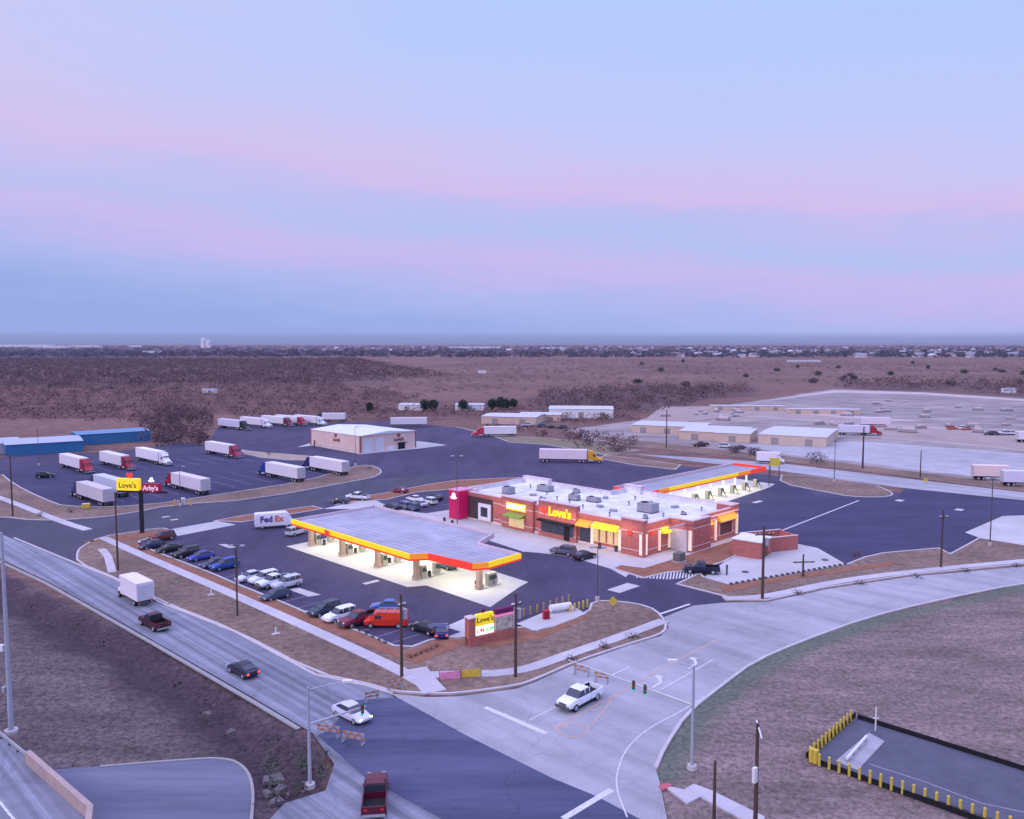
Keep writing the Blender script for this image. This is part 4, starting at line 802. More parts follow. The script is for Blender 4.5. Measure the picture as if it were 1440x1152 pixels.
# sandwich counter sign and green awning, love's sign, windows, awnings
b = face_box(-33.8, -28.4, 3.9, 5.4, .75, YEL_LIT, 'sign_panel'); text_mesh('SUBWAY', 'lettering', 1.3, WHITE_LIT, b, (-31.1, -.8, 4.65), (PI/2, 0, 0), .04, .05)
GRN = mat('green_canvas', (.16, .26, .05), .7)
def awning(x0_, x1_, z, dp, m, name='awning', y=-.02, hgt=.9):
    b = MB(); b.loft([[(x0_, y, z), (x0_, y, z+hgt), (x0_, y-dp, z+.12), (x0_, y-dp, z)], [(x1_, y, z), (x1_, y, z+hgt), (x1_, y-dp, z+.12), (x1_, y-dp, z)]], m); return b.build(name, st)
awning(-33.6, -28.6, 2.7, 1.7, GRN, y=-.55, hgt=.7)
face_box(-33.2, -29, .5, 2.6, .6, WARM, 'window')
heart('heart_emblem', .95, RED_LIT, st, (-23.4, -.66, 5.2), 0)
text_mesh("Love's", 'lettering', 2.3, YEL_LIT, st, (-19.3, -.66, 5.1), (PI/2, 0, 0), .08, .1)
b = face_box(-24.2, -15.9, .9, 3.1, .6, GLASS, 'window'); face_box(-24.6, -15.6, 3.1, 3.45, 1.6, BLACK, 'flat_canopy')
for x in (-22, -20, -18): face_box(x, x+.15, .9, 3.1, .66, DGREY, 'mullion', b)
face_box(-18.2, -16.9, .05, 3.0, .7, BLACK, 'door')
awning(-15.0, -11.9, 3.5, 1.2, ORG_LIT, 'entrance_awning', hgt=1.1)
face_box(-14.8, -12.2, .05, 3.4, .05, GLASS, 'entrance_doors')
awning(-11.2, -5.4, 3.7, 1.1, YEL_LIT, hgt=1.0)
for x in (-10.9, -9.2, -7.5, -5.9): face_box(x-.6, x+.6, 1.0, 3.5, .06, WARM, 'window')
COLL = mat('pilaster_glow', (.72, .6, .55), .7, .03, 1, emit=(1, .72, .5), es=.42)  # pilasters glow by emission, in place of sconce light falling on them
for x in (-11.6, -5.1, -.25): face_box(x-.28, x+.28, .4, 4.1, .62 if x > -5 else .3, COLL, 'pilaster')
heart('heart_emblem', .6, RED_LIT, st, (-2.6, -.64, 4.1), 0)
# right-hand face (local +x side)
def side_box(y0_, y1_, z0, z1, d, m, name, x=0, par=st): return MB().box(x-.02, y0_, z0, x+d, y1_, z1, m).build(name, par)
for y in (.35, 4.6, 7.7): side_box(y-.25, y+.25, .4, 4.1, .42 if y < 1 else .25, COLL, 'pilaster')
heart_o = heart('heart_emblem', .6, RED_LIT, st, (.1, 2.4, 4.0), PI/2)
def side_awn(y0_, y1_, z, dp, m, x=0, hgt=.9):
    b = MB(); b.loft([[(x, y0_, z), (x, y0_, z+hgt), (x+dp, y0_, z+.12), (x+dp, y0_, z)], [(x, y1_, z), (x, y1_, z+hgt), (x+dp, y1_, z+.12), (x+dp, y1_, z)]], m); return b.build('awning', st)
side_awn(5.0, 7.4, 3.5, 1.0, YEL_LIT, hgt=1.0); side_box(5.1, 7.3, .9, 3.3, .05, BRICK, 'infill')
MB().box(.3, 8.0, .05, 3.6, 8.62, 4.0, mat('pale_render', (.55, .52, .55))).build('pale_wall_panel', st)
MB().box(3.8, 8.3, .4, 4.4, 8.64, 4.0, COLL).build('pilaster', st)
side_awn(15.2, 17.0, 3.8, .9, ORG_LIT, 3.0, 1.0); side_awn(19.5, 25.5, 3.8, .9, ORG_LIT, 3.0, 1.1)
for y in (15, 18.6, 26.4): side_box(y-.25, y+.25, .4, 4.2, .28, COLL, 'pilaster', 3.0)
side_box(20, 25, .9, 3.5, .08, BRICK_CAP, 'window_surround', 3.0); side_box(20.3, 24.7, 1.1, 3.3, .12, mat('brown_glass', (.12, .05, .05), .3), 'window', 3.0)
side_box(3, 27, 5.0, 5.3, .15, BRICK_CAP, 'cornice', 3.0)
def wash(loc, sx, sy, e, rx, rz):
    o_ = alamp(st, loc, sx, sy, e, (1, .62, .42)); o_.rotation_euler = (rx, 0, rz); o_.name = 'wall_lamp'
wash((-13, -2.2, 5.4), 24, .3, 340, R(38), 0); wash((2.2, 4, 5.4), 7, .3, 130, R(38), R(90)); wash((5.2, 21, 5.4), 11, .3, 190, R(38), R(90)); wash((-33, -2.2, 5.2), 12, .3, 110, R(38), 0)
# roof plant: each unit lifted away = own thing
HVACG = 'air handling units on the store roof'
UNITM = mat('unit_grey', (.30, .30, .33), .6, .15, 1.5)
for i, (x, y, a, b_, h, lab) in enumerate(((-41.5, 7.5, 2.2, 2.2, 1.5, 'grey square roof unit nearest the red tower'), (-38, 15.5, 3.6, 2.0, 1.3, 'large grey roof unit at the back left of the store roof'), (-31.5, 18.5, 1.4, 1.2, .9, 'small roof unit behind the large grey one'), (-26.5, 12, 2.4, 1.5, 1.2, 'dark topped roof unit in the middle of the store roof'), (-30.5, 6.5, 1.4, .9, .8, 'low dark roof unit above the sandwich sign'), (-22.5, 13.5, 3.0, 1.6, 1.0, 'long roof unit at the centre right of the store roof'), (-26.5, 4.2, 1.5, .9, .6, 'small vent box above the red heart sign'),
                                           (-8.5, 13, 3.6, 2.6, 1.8, 'biggest pinkish roof unit towards the right of the store roof'), (-5.0, 7.4, .8, .8, .7, 'small black roof vent near the front right corner'), (-2.0, 15.5, 1.0, .7, .6, 'tiny vent box near the right side parapet'), (-46, 12.0, .8, .8, .5, 'tiny vent box behind the red tower'))):
    v = Matrix.Rotation(R(AU), 4, 'Z') @ Vector((x, y, 0)); r = empty('roof_unit', (SC.x+v.x, SC.y+v.y, 5.05), R(AU), lab, 'roof unit', HVACG)
    MB().box(-a/2, -b_/2, 0, a/2, b_/2, .15, DGREY).build('curb', r); MB().box(-a/2+.05, -b_/2+.05, .15, a/2-.05, b_/2-.05, h, UNITM).build('casing', r, .04)
    MB().cyl((-a*.22, 0, h), (-a*.22, 0, h+.1), min(a, b_)*.3, BLACK, n=12).build('fan_grille', r); MB().box(-a/2+.03, -b_*.3, .3, -a/2+.06, b_*.3, h*.8, BLACK).build('louvre', r)
k_ = 0
for x, y, kd in ((-43, 16, 'pipe'), (-40, 5.5, 'pipe'), (-36, 9.5, 'hatch'), (-34.5, 12.2, 'pipe'), (-33, 3.6, 'hatch'), (-29, 9.4, 'pipe'), (-24.5, 8.2, 'pipe'), (-23, 18, 'hatch'), (-19.5, 6.5, 'pipe'), (-18, 10, 'hatch'), (-17.5, 21, 'pipe'), (-15, 15.5, 'pipe'), (-13.5, 8.5, 'hatch'), (-12, 19, 'pipe'), (-11, 4.2, 'pipe'), (-7, 20, 'hatch'), (-3.5, 11, 'pipe'), (-1.5, 21, 'pipe')):
    v = Matrix.Rotation(R(AU), 4, 'Z') @ Vector((x, y, 0)); r = empty('roof_vent' if kd == 'pipe' else 'roof_hatch', (SC.x+v.x, SC.y+v.y, 5.05), R(AU+k_*17), 'small grey vent pipe standing on the white store roof' if kd == 'pipe' else 'low grey hatch box lying on the white store roof', 'vent' if kd == 'pipe' else 'hatch', 'small vent pipes on the store roof' if kd == 'pipe' else 'low hatch boxes on the store roof'); k_ += 1
    if kd == 'pipe': MB().cyl((0, 0, 0), (0, 0, .7), .16, UNITM, n=8).build('pipe', r); MB().cyl((0, 0, .7), (0, 0, .85), .28, DGREY, .12, 8).build('cowl', r)
    else: MB().box(-.7, -.5, 0, .7, .5, .4, UNITM).build('casing', r, .03); MB().box(-.72, -.52, .4, .72, .52, .46, STEEL).build('lid', r)
MB().box(-24.9, 26.9, 5.0, -20.5, 28.1, 6.6, ROOFW).box(-25.1, 26.7, 6.6, -20.3, 28.3, 6.75, BRICK_CAP).build('parapet_step', st); MB().box(-50.1, 20.8, 5.0, -42, 22.1, 6.3, ROOFW).box(-50.2, 20.7, 6.3, -41.9, 22.2, 6.45, BRICK_CAP).build('parapet_step', st)
MB().box(-.3, 24.5, 5.0, 3.1, 27.1, 6.2, MBRICK).box(-.4, 24.4, 6.2, 3.2, 27.2, 6.35, BRICK_CAP).build('parapet_step', st)
# brick enclosure
EC = G(1031, 781); r = empty('brick_shed', (EC.x, EC.y, .03), R(AU+8), 'small red brick block house with white flat roof right of the store', 'building')
MB().box(-.2, 0, 0, 5, 5.2, 2.9, BRICK).build('wall', r); MB().box(-.35, -.15, 2.9, 5.15, 5.35, 3.1, WHITE).build('roof', r)
MB().box(5.0, 1, .1, 5.06, 3.2, 2.3, mat('brown_door', (.2, .08, .06))).build('door', r)
g2 = G(1064, 779); r = empty('brick_enclosure', (g2.x, g2.y, .03), R(20), 'open brick dumpster enclosure beside the block house', 'enclosure')
q = MB(); [q.box(*a, BRICK) for a in ((0, 0, 0, 9.0, .3, 2.6), (0, 5, 0, 9.0, 5.3, 2.6), (8.7, .3, 0, 9.0, 5, 2.6), (0, .3, 0, .3, 5, 2.6))]; q.build('wall', r)
MB().box(-.05, -.05, 2.6, 9.05, .35, 2.72, BRICK_CAP).box(-.05, 4.95, 2.6, 9.05, 5.35, 2.72, BRICK_CAP).build('coping', r)
# ------------------------------------------------------------------ wash building
WC = G(507, 638); r = empty('wash_building', (WC.x, WC.y, .03), R(AU), 'tan truck wash building with low pale metal roof and roll doors', 'building')
w_ = MB().box(-31.5, 0, 0, 0, 24, 6.0, PINKW).build('wall', r)
MB().loft([[(-31.8, -.3, 6.0), (-31.8, 12, 7.0), (-31.8, 24.3, 6.0)], [(.3, -.3, 6.0), (.3, 12, 7.0), (.3, 24.3, 6.0)]], mat('pale_metal_roof', (.72, .74, .78), .5, .05, .4, stretch=(6, .1, 0))).build('roof', r)
for x, y in ((-.35, -.05), (-.35, 23.7), (-31.6, -.05)): MB().box(x-.1, y-.1, 0, x+.45, y+.4, 6.02, mat('brown_corner_block', (.3, .12, .10))).build('corner_pilaster', r)
MB().box(-31.5, -.06, 0, -.5, 0.02, .9, mat('light_block', (.6, .5, .48))).build('base_course', r)
for y0_, y1_ in ((1.2, 4.8), (6.2, 9.8)): MB().box(0, y0_, .05, .1, y1_, 4.6, mat('roll_door_white', (.66, .68, .74), .5, .03, 6, stretch=(1, 1, 0))).build('roll_door', r)
MB().box(0, 11, .05, .08, 14.5, 1.4, WHITE).build('roll_door', r)
MB().box(0, 16, .05, .1, 19, 2.2, BLACK).build('roll_door', r); MB().box(.1, 15.6, 2.2, .9, 19.4, 2.5, DGREY).build('door_canopy', r)
MB().box(-29.5, -.1, .05, -28.5, .02, 2.2, mat('brown_door', (.2, .08, .06))).build('door', r)
BRN = mat('brown_lettering', (.26, .10, .06), .6)
heart('heart_emblem', .9, BRN, r, (-15, -.1, 5.0), 0); text_mesh("Love's", 'lettering', 1.7, BRN, r, (-14.5, -.1, 3.5), (PI/2, 0, 0), .04, .06)
heart('heart_emblem', .9, BRN, r, (.1, 16.3, 5.0), PI/2); text_mesh("Love's", 'lettering', 1.7, BRN, r, (.1, 16.3, 3.6), (PI/2, 0, PI/2), .04, .06)
# blue warehouse
def boxb(name, px, py, rot, dx, dy, h, wallm, roofm, label, hr=.5, group=None, cat='building', win=True):
    g = G(px, py); r = empty(name, (g.x, g.y, .02), R(rot), label, cat, group)
    MB().box(0, 0, 0, dx, dy, h, wallm).build('wall', r)
    MB().loft([[(-.3, -.3, h), (-.3, dy/2, h+hr), (-.3, dy+.3, h)], [(dx+.3, -.3, h), (dx+.3, dy/2, h+hr), (dx+.3, dy+.3, h)]], roofm).build('roof', r)
    if win:
        for k in range(max(1, int(dx/9))): 
            x = (k+.5)*dx/max(1, int(dx/9)); MB().box(x-1.3, -.08, .1, x+1.3, .02, min(3, h*.7), mat('grey_door', (.3, .27, .27))).build('door', r)
    return r
BLU = mat('blue_metal_wall', (.035, .17, .36), .5, .08, .4, stretch=(3, .1, 0)); PR = mat('pale_warehouse_roof', (.40, .45, .54), .6, .06, .3)
boxb('warehouse', 8, 642, 33, 23, 20, 3.8, BLU, PR, 'blue metal warehouse with pale roof at the left edge', .6, win=False)
r = boxb('warehouse', 110, 627, 37, 25, 14, 4.0, BLU, mat('teal_roof', (.13, .26, .42), .6, .1, .3), 'long blue metal warehouse behind the first one', .4, win=False)
boxb('warehouse', -50, 642, 33, 16, 20, 3.6, mat('pale_wall', (.5, .5, .55)), PR, 'pale end block of the blue warehouse, cut by the left edge', .5)
TAN = mat('tan_unit_wall', (.60, .46, .38), .8, .08, .5); PRF = mat('pale_unit_roof', (.55, .56, .62), .7, .06, .2)
UG = 'low tan storage units across the frontage road'
for px, py, rot, dx, dy, h, lab in ((1066, 624, -28, 24, 34, 3.6, 'largest low tan unit with the widest white roof'), (955, 618, -24, 24, 26, 3.4, 'long tan unit left of the widest white roof'), (1005, 621, -24, 13, 22, 3.4, 'short tan unit in the middle of the row'), (888, 608, -22, 30, 20, 3.2, 'tan unit at the left end of the row')):
    boxb('storage_unit', px, py, rot, dx, dy, h, TAN, PRF, lab, .3, UG)
for px, py, rot, dx, dy, h, wm, lab in ((677, 596, -14, 26, 20, 3.5, TAN, 'tan shed with pinkish roof beyond the paving'), (772, 588, -5, 32, 22, 4.6, WHITE, 'long white metal shed beyond the paving'), (730, 592, -10, 20, 14, 3.2, TAN, 'low tan shed between the pink roofed and the white shed'), (560, 577, -8, 20, 14, 3.0, WHITE, 'small white shed among the evergreens'), (640, 577, -8, 16, 10, 3.2, WHITE, 'second white shed among the evergreens')):
    boxb('shed', px, py, rot, dx, dy, h, wm, PRF, lab, .5)
for px, py, rot, dx, lab in ((1000, 577, -6, 40, 'long low tan wall of units on the gravel yard, left'), (1110, 582, -8, 36, 'long low tan wall of units on the gravel yard, right')):
    boxb('storage_row', px, py, rot, dx, 6, 2.6, TAN, PRF, lab, .2)

# ------------------------------------------------------------------ signs
def pole_sign():
    g = G(200, 750); r = empty('pole_sign', (g.x, g.y, .1), R(-8), 'tall black pole sign with yellow panel and crimson panel at the driveway', 'sign')
    H = 9.0; MB().box(-.3, -.3, 0, .3, .3, H-.4, BLACK).build('pole', r)
    MB().box(-5.0, -.2, H-.9, 5.6, .2, H-.55, BLACK).build('crossbeam', r)
    p = MB().box(-4.9, -.5, H-.5, -.1, .5, H+1.9, mat('sign_yellow', (.8, .6, .02), .5, .04, 1, emit=(1, .75, .03), es=.5)).build('yellow_panel', r, .08)
    for s, rz in ((-1, 0), (1, PI)): text_mesh("Love's", 'lettering', 1.5, DKT, p, (-2.5, s*.53, H+.55), (PI/2, 0, rz), .02, .02)
    heart('heart_emblem', .75, RED_LIT, r, (-2.3, 0, H+2.5), 0)
    q = MB().box(.5, -.45, H-.7, 4.3, .45, H+1.0, mat('sign_crimson', (.36, .02, .07), .5, .04, 1, emit=(.6, .02, .1), es=.05)).build('crimson_panel', r, .08)
    for s, rz in ((-1, 0), (1, PI)): text_mesh("Arby's", 'lettering', 1.25, mat('sign_pink_white', (.8, .55, .62), .5, .02, 1, emit=(1, .6, .7), es=.25), q, (2.4, s*.48, H+.1), (PI/2, 0, rz), .02, .06)
    hat(q, (2.4, -.1, H+1.55), .7, 0)
pole_sign()
g = G(657, 910); r = empty('monument_sign', (g.x, g.y, .12), R(34), 'brick monument sign with lit yellow panel and price boards', 'sign'); r.scale = (.9, .9, .82)
MB().box(0, -.5, 0, 8.2, .5, 1.3, BRICK).build('brick_base', r); MB().box(0, -.6, 0, 1.0, .6, 4.3, BRICK).box(-.1, -.7, 4.3, 1.1, .7, 4.5, BRICK_CAP).build('brick_pier', r)
p = MB().box(1.3, -.3, 2.8, 4.2, .3, 4.6, mat('sign_yellow', (.8, .6, .02))).build('yellow_panel', r, .04)
text_mesh("Love's", 'lettering', 1.1, DKT, p, (2.75, -.33, 3.7), (PI/2, 0, 0), .02, .02); heart('heart_emblem', .38, mat('dark_red', (.2, .02, .02)), r, (2.6, 0, 4.95), 0)
p = MB().box(1.3, -.3, 1.4, 4.2, .3, 2.75, WHITE_LIT).build('price_board', r)
text_mesh('1.99', 'price_digits', .75, mat('red_digits', (.7, .02, .05), .5, .02, 1, emit=(1, .05, .1), es=1), p, (2.0, -.33, 2.05), (PI/2, 0, 0), .02, .03).name = 'price_digits'
text_mesh('2.29', 'price_digits', .75, mat('green_digits', (.05, .4, .05), .5, .02, 1, emit=(.1, .9, .2), es=.6), p, (3.5, -.33, 2.05), (PI/2, 0, 0), .02, .03)
p = MB().box(4.6, -.3, 4.0, 7.6, .3, 4.8, mat('sign_plum', (.16, .02, .10))).box(4.6, -.3, 3.6, 7.6, .3, 3.98, mat('sign_pink', (.75, .2, .4), .5, .02, 1, emit=(1, .3, .5), es=.4)).build('plum_panel', r)
MB().box(4.6, -.28, 1.4, 7.4, .28, 3.5, mat('logo_board', (.42, .36, .28), .5, .5, 1.6, col2=(.75, .72, .62))).build('tenant_board', r); MB().box(7.6, -.35, 1.3, 7.9, .35, 5.0, WHITE).build('end_post', r)
def diam(px, py, ptop, label, group, sz=.6, ring_=False):
    g = G(px, py); h = (py-ptop)/(py-HY)*CAMH; r = empty('warning_sign', (g.x, g.y, .1), R(0), label, 'sign', group)
    MB().cyl((0, 0, 0), (0, 0, h), .05, DGREY, n=6).build('post', r)
    MB().add([(0, -.05, h-sz), (sz, -.05, h), (0, -.05, h+sz), (-sz, -.05, h), (0, -.02, h-sz), (sz, -.02, h), (0, -.02, h+sz), (-sz, -.02, h)], [(0, 1, 2, 3), (7, 6, 5, 4), (0, 4, 5, 1), (1, 5, 6, 2), (2, 6, 7, 3), (3, 7, 4, 0)], YEL).build('sign_face', r)
    return r
diam(862, 856, 846, 'yellow warning sign on the grassy island point beside the tank pad', None, .7); diam(1301, 680, 676, 'yellow warning sign on the frontage road verge', None, .7)
g = G(1089, 672); r = empty('diesel_sign', (g.x, g.y, .1), R(-15), 'yellow square diesel sign at the end of the rear canopy', 'sign')
h_ = 4.2
for x in (-1.2, 1.2): MB().box(x-.12, -.1, 0, x+.12, .1, h_, DGREY).build('post', r)
MB().box(-1.4, -.15, h_-.9, 1.4, .15, h_+1.3, mat('sign_olive_yellow', (.62, .52, .05), .5, .25, 2)).build('sign_face', r)
# banners near the sidewalk
for i, (px, py, colr, lab) in enumerate(((633, 958, (.8, .16, .42), 'pink banner staked beside the corner sidewalk'), (662, 955, (.75, .48, .02), 'yellow banner staked beside the corner sidewalk'))):
    g = G(px, py); r = empty('banner', (g.x, g.y, .1), R(12), lab, 'banner', 'banners at the corner')
    MB().box(-1.15, -.02, .15, 1.15, .02, 1.0, mat('banner_%d' % i, colr, .6, .25, 1.6, col2=(.85, .4, .55) if i == 0 else (.8, .6, .1))).build('sheet', r)
    for x in (-1.2, 1.2): MB().cyl((x, 0, 0), (x, 0, 1.15), .035, DGREY, n=6).build('stake', r)

# ------------------------------------------------------------------ poles
def pole_h(py, pt): return (py-pt)/(py-HY)*CAMH
def utility(px, py, pt, label, arm=0, r0=.17, transf=False, rot=40):
    g = G(px, py); h = pole_h(py, pt); r = empty('utility_pole', (g.x, g.y, 0), R(rot), label, 'utility pole', 'brown utility poles')
    MB().cyl((0, 0, 0), (0, 0, h), r0*1.15, WOODP, r0*.75, 10).build('pole', r)
    if arm:
        MB().box(-arm/2, -.3, h-1.3, arm/2, -.16, h-1.12, WOODP).build('crossarm', r)
        for x in (-arm/2+.15, -arm/4, arm/4, arm/2-.15): MB().cyl((x, -.22, h-1.12), (x, -.22, h-.9), .06, WHITE, .04, 6).build('insulator', r)
    if transf: MB().cyl((.5, 0, h-2.9), (.5, 0, h-1.8), .28, STEEL, n=10).build('transformer', r)
    return r
utility(565, 953, 833, 'utility pole beside the corner sidewalk in front of the orange van', 1.2, transf=True)
utility(725, 953, 832, 'utility pole on the sidewalk right of the monument sign', 1.4, transf=True)
utility(1072, 843, 738, 'utility pole with crossarm in front of the brick block house', 3.0, .2, True, 10)
utility(1323, 799, 716, 'utility pole with short crossarm on the right verge', 1.8, .16, rot=10)
utility(1129, 812, 779, 'short timber post with wide crossarm beside the tank pad', 3.6, .16, rot=5)
utility(1062, 1164, 1012, 'tallest foreground timber pole with white meter box', 0, .16)
utility(1004, 1156, 1066, 'shorter timber pole at the bottom, left of the meter pole', 0, .13)
utility(18, 726, 640, 'timber pole at the far left of the driveway corner', 0, .17)
utility(166, 803, 694, 'slim timber pole on the grass before the pole sign', 0, .15)
utility(334, 867, 768, 'timber pole on the grass before the white cars', 0, .12)
utility(937, 631, 576, 'timber pole before the left end of the tan units', .0, .2); utility(1213, 659, 600, 'timber pole on the verge near the red tractor', .0, .25)
utility(1294, 672, 633, 'thin timber pole behind the far warning sign', 0, .15)
g = G(1062, 1164); MB2 = MB().box(-.62, -.25, 3.9, -.22, .0, 5.1, WHITE).build('meter_box'); MB2.parent = bpy.data.objects['utility_pole.005']
q = MB().cyl((-.55, -.75, 7.7), (.35, .35, 8.5), .06, WHITE, n=6).build('lamp_arm'); q.parent = bpy.data.objects['utility_pole.005']
def lightpole(px, py, pt, label, arms=2, rr=.09, m=STEEL, base=True, rot=0, group='parking lot light poles'):
    g = G(px, py); h = pole_h(py, pt); r = empty('light_pole', (g.x, g.y, .05), R(rot), label, 'light pole', group)
    if base: MB().cyl((0, 0, 0), (0, 0, .7), .32, KERB, n=12).build('base', r)
    MB().cyl((0, 0, .1), (0, 0, h), rr*1.3, m, rr*.8, 8).build('pole', r)
    for s in ((-1, 1) if arms == 2 else (1,) if arms else ()):
        a = MB().box(min(0, s*.9), -.05, h-.1, max(0, s*.9), .05, h, m).build('arm', r); MB().box(s*.9-.35, -.22, h-.16, s*.9+.35, .22, h+.02, STEEL).build('lamp_head', a)
    return r
DK = mat('bronze_metal', (.10, .08, .08), .5)
lightpole(840, 846, 768, 'bronze light pole on the island point beside the lane', 2, .07, DK); lightpole(55, 655, 603, 'bronze light pole before the blue warehouse', 2, .08, DK)
lightpole(643, 742, 640, 'bronze light pole rising behind the red tower', 2, .07, DK); lightpole(1173, 678, 620, 'light pole on the strip beside the diesel lot', 2, .09, DK)
lightpole(1392, 768, 672, 'light pole at the corner pad on the right', 2, .09, DK); lightpole(966, 688, 652, 'bronze light pole beside the diesel sign', 1, .09, DK).location = G(1081, 684)
lightpole(254, 712, 655, 'light pole on the driveway strip before the red tractor', 1, .07, DK); lightpole(334, 822, 766, 'light pole among the parked cars', 2, .08, DK)
lightpole(500, 655, 600, 'light pole beside the wash building', 1, .06, DK)
# traffic signals
POLE = mat('pale_galvanised', (.36, .38, .44), .5, .08, 1)
SIG = mat('signal_green_housing', (.02, .10, .07), .5)
def signal(px, py, pt, arm_z, ax, ay, label, heads, lum=None, dx=0):
    g = G(px, py); h = pole_h(py, pt); r = empty('traffic_signal', (g.x, g.y, .02), 0, label, 'traffic signal', 'signal poles with mast arms')
    MB().cyl((0, 0, 0), (0, 0, .4), .45, KERB, .42, 12).build('base', r)
    MB().cyl((0, 0, .3), (0, 0, h), .16, POLE, .10, 12).build('pole', r)
    a = MB().cyl((0, 0, arm_z), (ax, ay, arm_z+.8), .13, STEEL, .06, 8).build('mast_arm', r)
    for t_ in heads:
        x, y, z = ax*t_, ay*t_, arm_z+.8*t_
        s_ = MB().box(x-.13, y-.16, z-.55, x+.13, y+.1, z+.28, SIG).build('signal_head', a, .03)
        for k, mm in enumerate(((.25, .02, .02), (.25, .12, .02), (.02, .6, .3))): MB().cyl((x, y-.26, z+.15-k*.35), (x, y-.29, z+.15-k*.35), .12, mat('signal_lens_%d' % k, mm, .4, emit=(.1, 1, .6) if k == 2 else None, es=.2 if k == 2 else 0), n=8).build('lens', s_)
    if lum:
        l_ = MB().cyl((0, 0, h-.2), (lum[0], lum[1], h+.3), .05, STEEL, n=6).build('lamp_arm', r); MB().box(lum[0]-.4, lum[1]-.16, h+.2, lum[0]+.4, lum[1]+.16, h+.38, WHITE).build('lamp_head', l_)
    return r
signal(973, 1082, 932, 5.9, -10.5, 8.5, 'signal pole on the green kerb strip with arm over the pale road', (.36, .45), (-1.8, .5))
signal(436, 1108, 962, 5.6, 4.6, 1.8, 'signal pole in the scrub left of the side road', (.93,), (3.2, .6))
g = G(16, 1030); r = empty('high_mast', (g.x, g.y, -.1), 0, 'tall tapered steel lighting mast in the left field', 'light pole'); h_ = pole_h(1030, 742)
MB().cyl((0, 0, 0), (0, 0, .4), .62, KERB, n=14).build('base', r); MB().cyl((0, 0, .4), (0, 0, h_), .26, POLE, .13, 12).build('mast', r)
MB().box(-.7, -.1, h_-.9, .2, .1, h_-.7, STEEL).box(-1.0, -.25, h_-1.1, -.5, .25, h_-.7, WHITE).build('lamp_head', r); MB().box(-.7, -.25, 8.3, -.3, .15, 8.9, WHITE).build('control_box', r); MB().box(-.6, -.25, 4.2, -.32, .15, 4.7, STEEL).build('access_box', r)
# parapet and guard rail along the highway
def along(a, b_, n_): return [tuple(Vector(a).lerp(Vector(b_), i/n_)) for i in range(n_+1)]
p0, p1, p2 = GP([(-60, 996), (40, 1080), (128, 1160)], 0)
r = tag(MB().prism(strip([p1, p2, (p2[0]+6, p2[1]-14)], .45), .0, 1.6, mat('tan_concrete_parapet', (.42, .32, .29), .85, .12, .6)).build('bridge_parapet'), 'tan concrete parapet along the highway at bottom left', 'barrier')
d_ = (Vector(p1)-Vector(p0)); r = empty('guard_rail', (p1[0], p1[1], .5), math.atan2(d_.y, d_.x), 'steel guard rail leading into the tan parapet', 'guard rail'); ln = d_.length
MB().box(-ln, -.06, .45, 0, .06, .78, STEEL).build('rail', r)
for k in range(int(ln/2)): MB().box(-ln+k*2, .06, -.4, -ln+k*2+.15, .2, .7, WOODP).build('post', r)

# ------------------------------------------------------------------ bollards, fences, barricades
def bollard_line(a, b_, n_, name, label, group, m, h, rr, cat='bollard'):
    pts = along(G(*a)[:2], G(*b_)[:2], n_-1); src = None
    for i, p_ in enumerate(pts):
        if src is None:
            r = empty(name, (p_[0], p_[1], .05), 0, label, cat, group); MB().cyl((0, 0, 0), (0, 0, h*.96), rr, m, n=10).build('post', r); MB().cyl((0, 0, h*.96), (0, 0, h), rr, m, rr*.5, 10).build('cap', r); src = r
        else: c = copy_tree(src); c.location = (p_[0], p_[1], .05)
BY = 'yellow bollards round the equipment yard'
bollard_line((1139, 1067), (1196, 1015), 12, 'yellow_bollard', 'yellow bollard on the short left side of the equipment yard', BY+', left side', YEL, 1.15, .11)
bollard_line((1152, 1078), (1420, 1168), 18, 'yellow_bollard', 'yellow bollard on the long front side of the equipment yard', BY+', front side', YEL, 1.15, .12)
bollard_line((1141, 1072), (1147, 1074), 2, 'yellow_bollard', 'thick yellow bollard at the left corner of the equipment yard', BY+', corner', YEL, 1.3, .24)
BF = mat('black_fabric', (.012, .012, .016), .9)
for i, (a, b_, lab) in enumerate((((1134, 1066), (1203, 1008), 'left'), ((1136, 1070), (1420, 1172), 'front'), ((1206, 1011), (1600, 1135), 'back'))):
    A_, B_ = G(*a), G(*b_); d_ = B_-A_; r = empty('silt_fence', (A_.x, A_.y, 0), math.atan2(d_.y, d_.x), 'black low fabric fence along the %s side of the equipment yard' % lab, 'fence', 'fabric fences of the equipment yard')
    MB().box(0, -.03, 0, d_.length, .03, .5, BF).build('fabric', r)
    q = MB(); [q.box(k*2.5, .03, 0, k*2.5+.06, .09, .6, WOODP) for k in range(int(d_.length/2.5))]; q.build('stakes', r)
g = G(1231, 1028); r = empty('vent_pipe', (g.x, g.y, 0), 0, 'white vent pipe with crossbar in the equipment yard', 'pipe'); MB().cyl((0, 0, 0), (0, 0, 2.4), .07, WHITE, n=8).build('pipe', r); MB().cyl((-.3, 0, 1.3), (.3, 0, 1.3), .05, WHITE, n=6).build('crossbar', r)
g = G(1200, 1062); r = empty('pipe_manifold', (g.x, g.y, .05), R(50), 'long white pipe manifold on the yard pad', 'pipe'); MB().cyl((-1.8, 0, .35), (3.8, 0, .35), .13, WHITE, n=8).build('pipe', r)
for x in (-1.5, 0, 1.5, 3.4): MB().box(x-.1, -.12, 0, x+.1, .12, .35, STEEL).build('saddle', r)
bollard_line((727, 871), (800, 848), 9, 'brown_bollard', 'dark yellow bollard along the tank pad behind the monument sign', 'bollards behind the monument sign', mat('dull_yellow', (.38, .26, .10)), 1.2, .14)
bollard_line((802, 862), (826, 855), 5, 'brown_bollard', 'dull yellow bollard at the right end of the small tank pad', 'bollards at the small pad end', YEL, 1.2, .14)
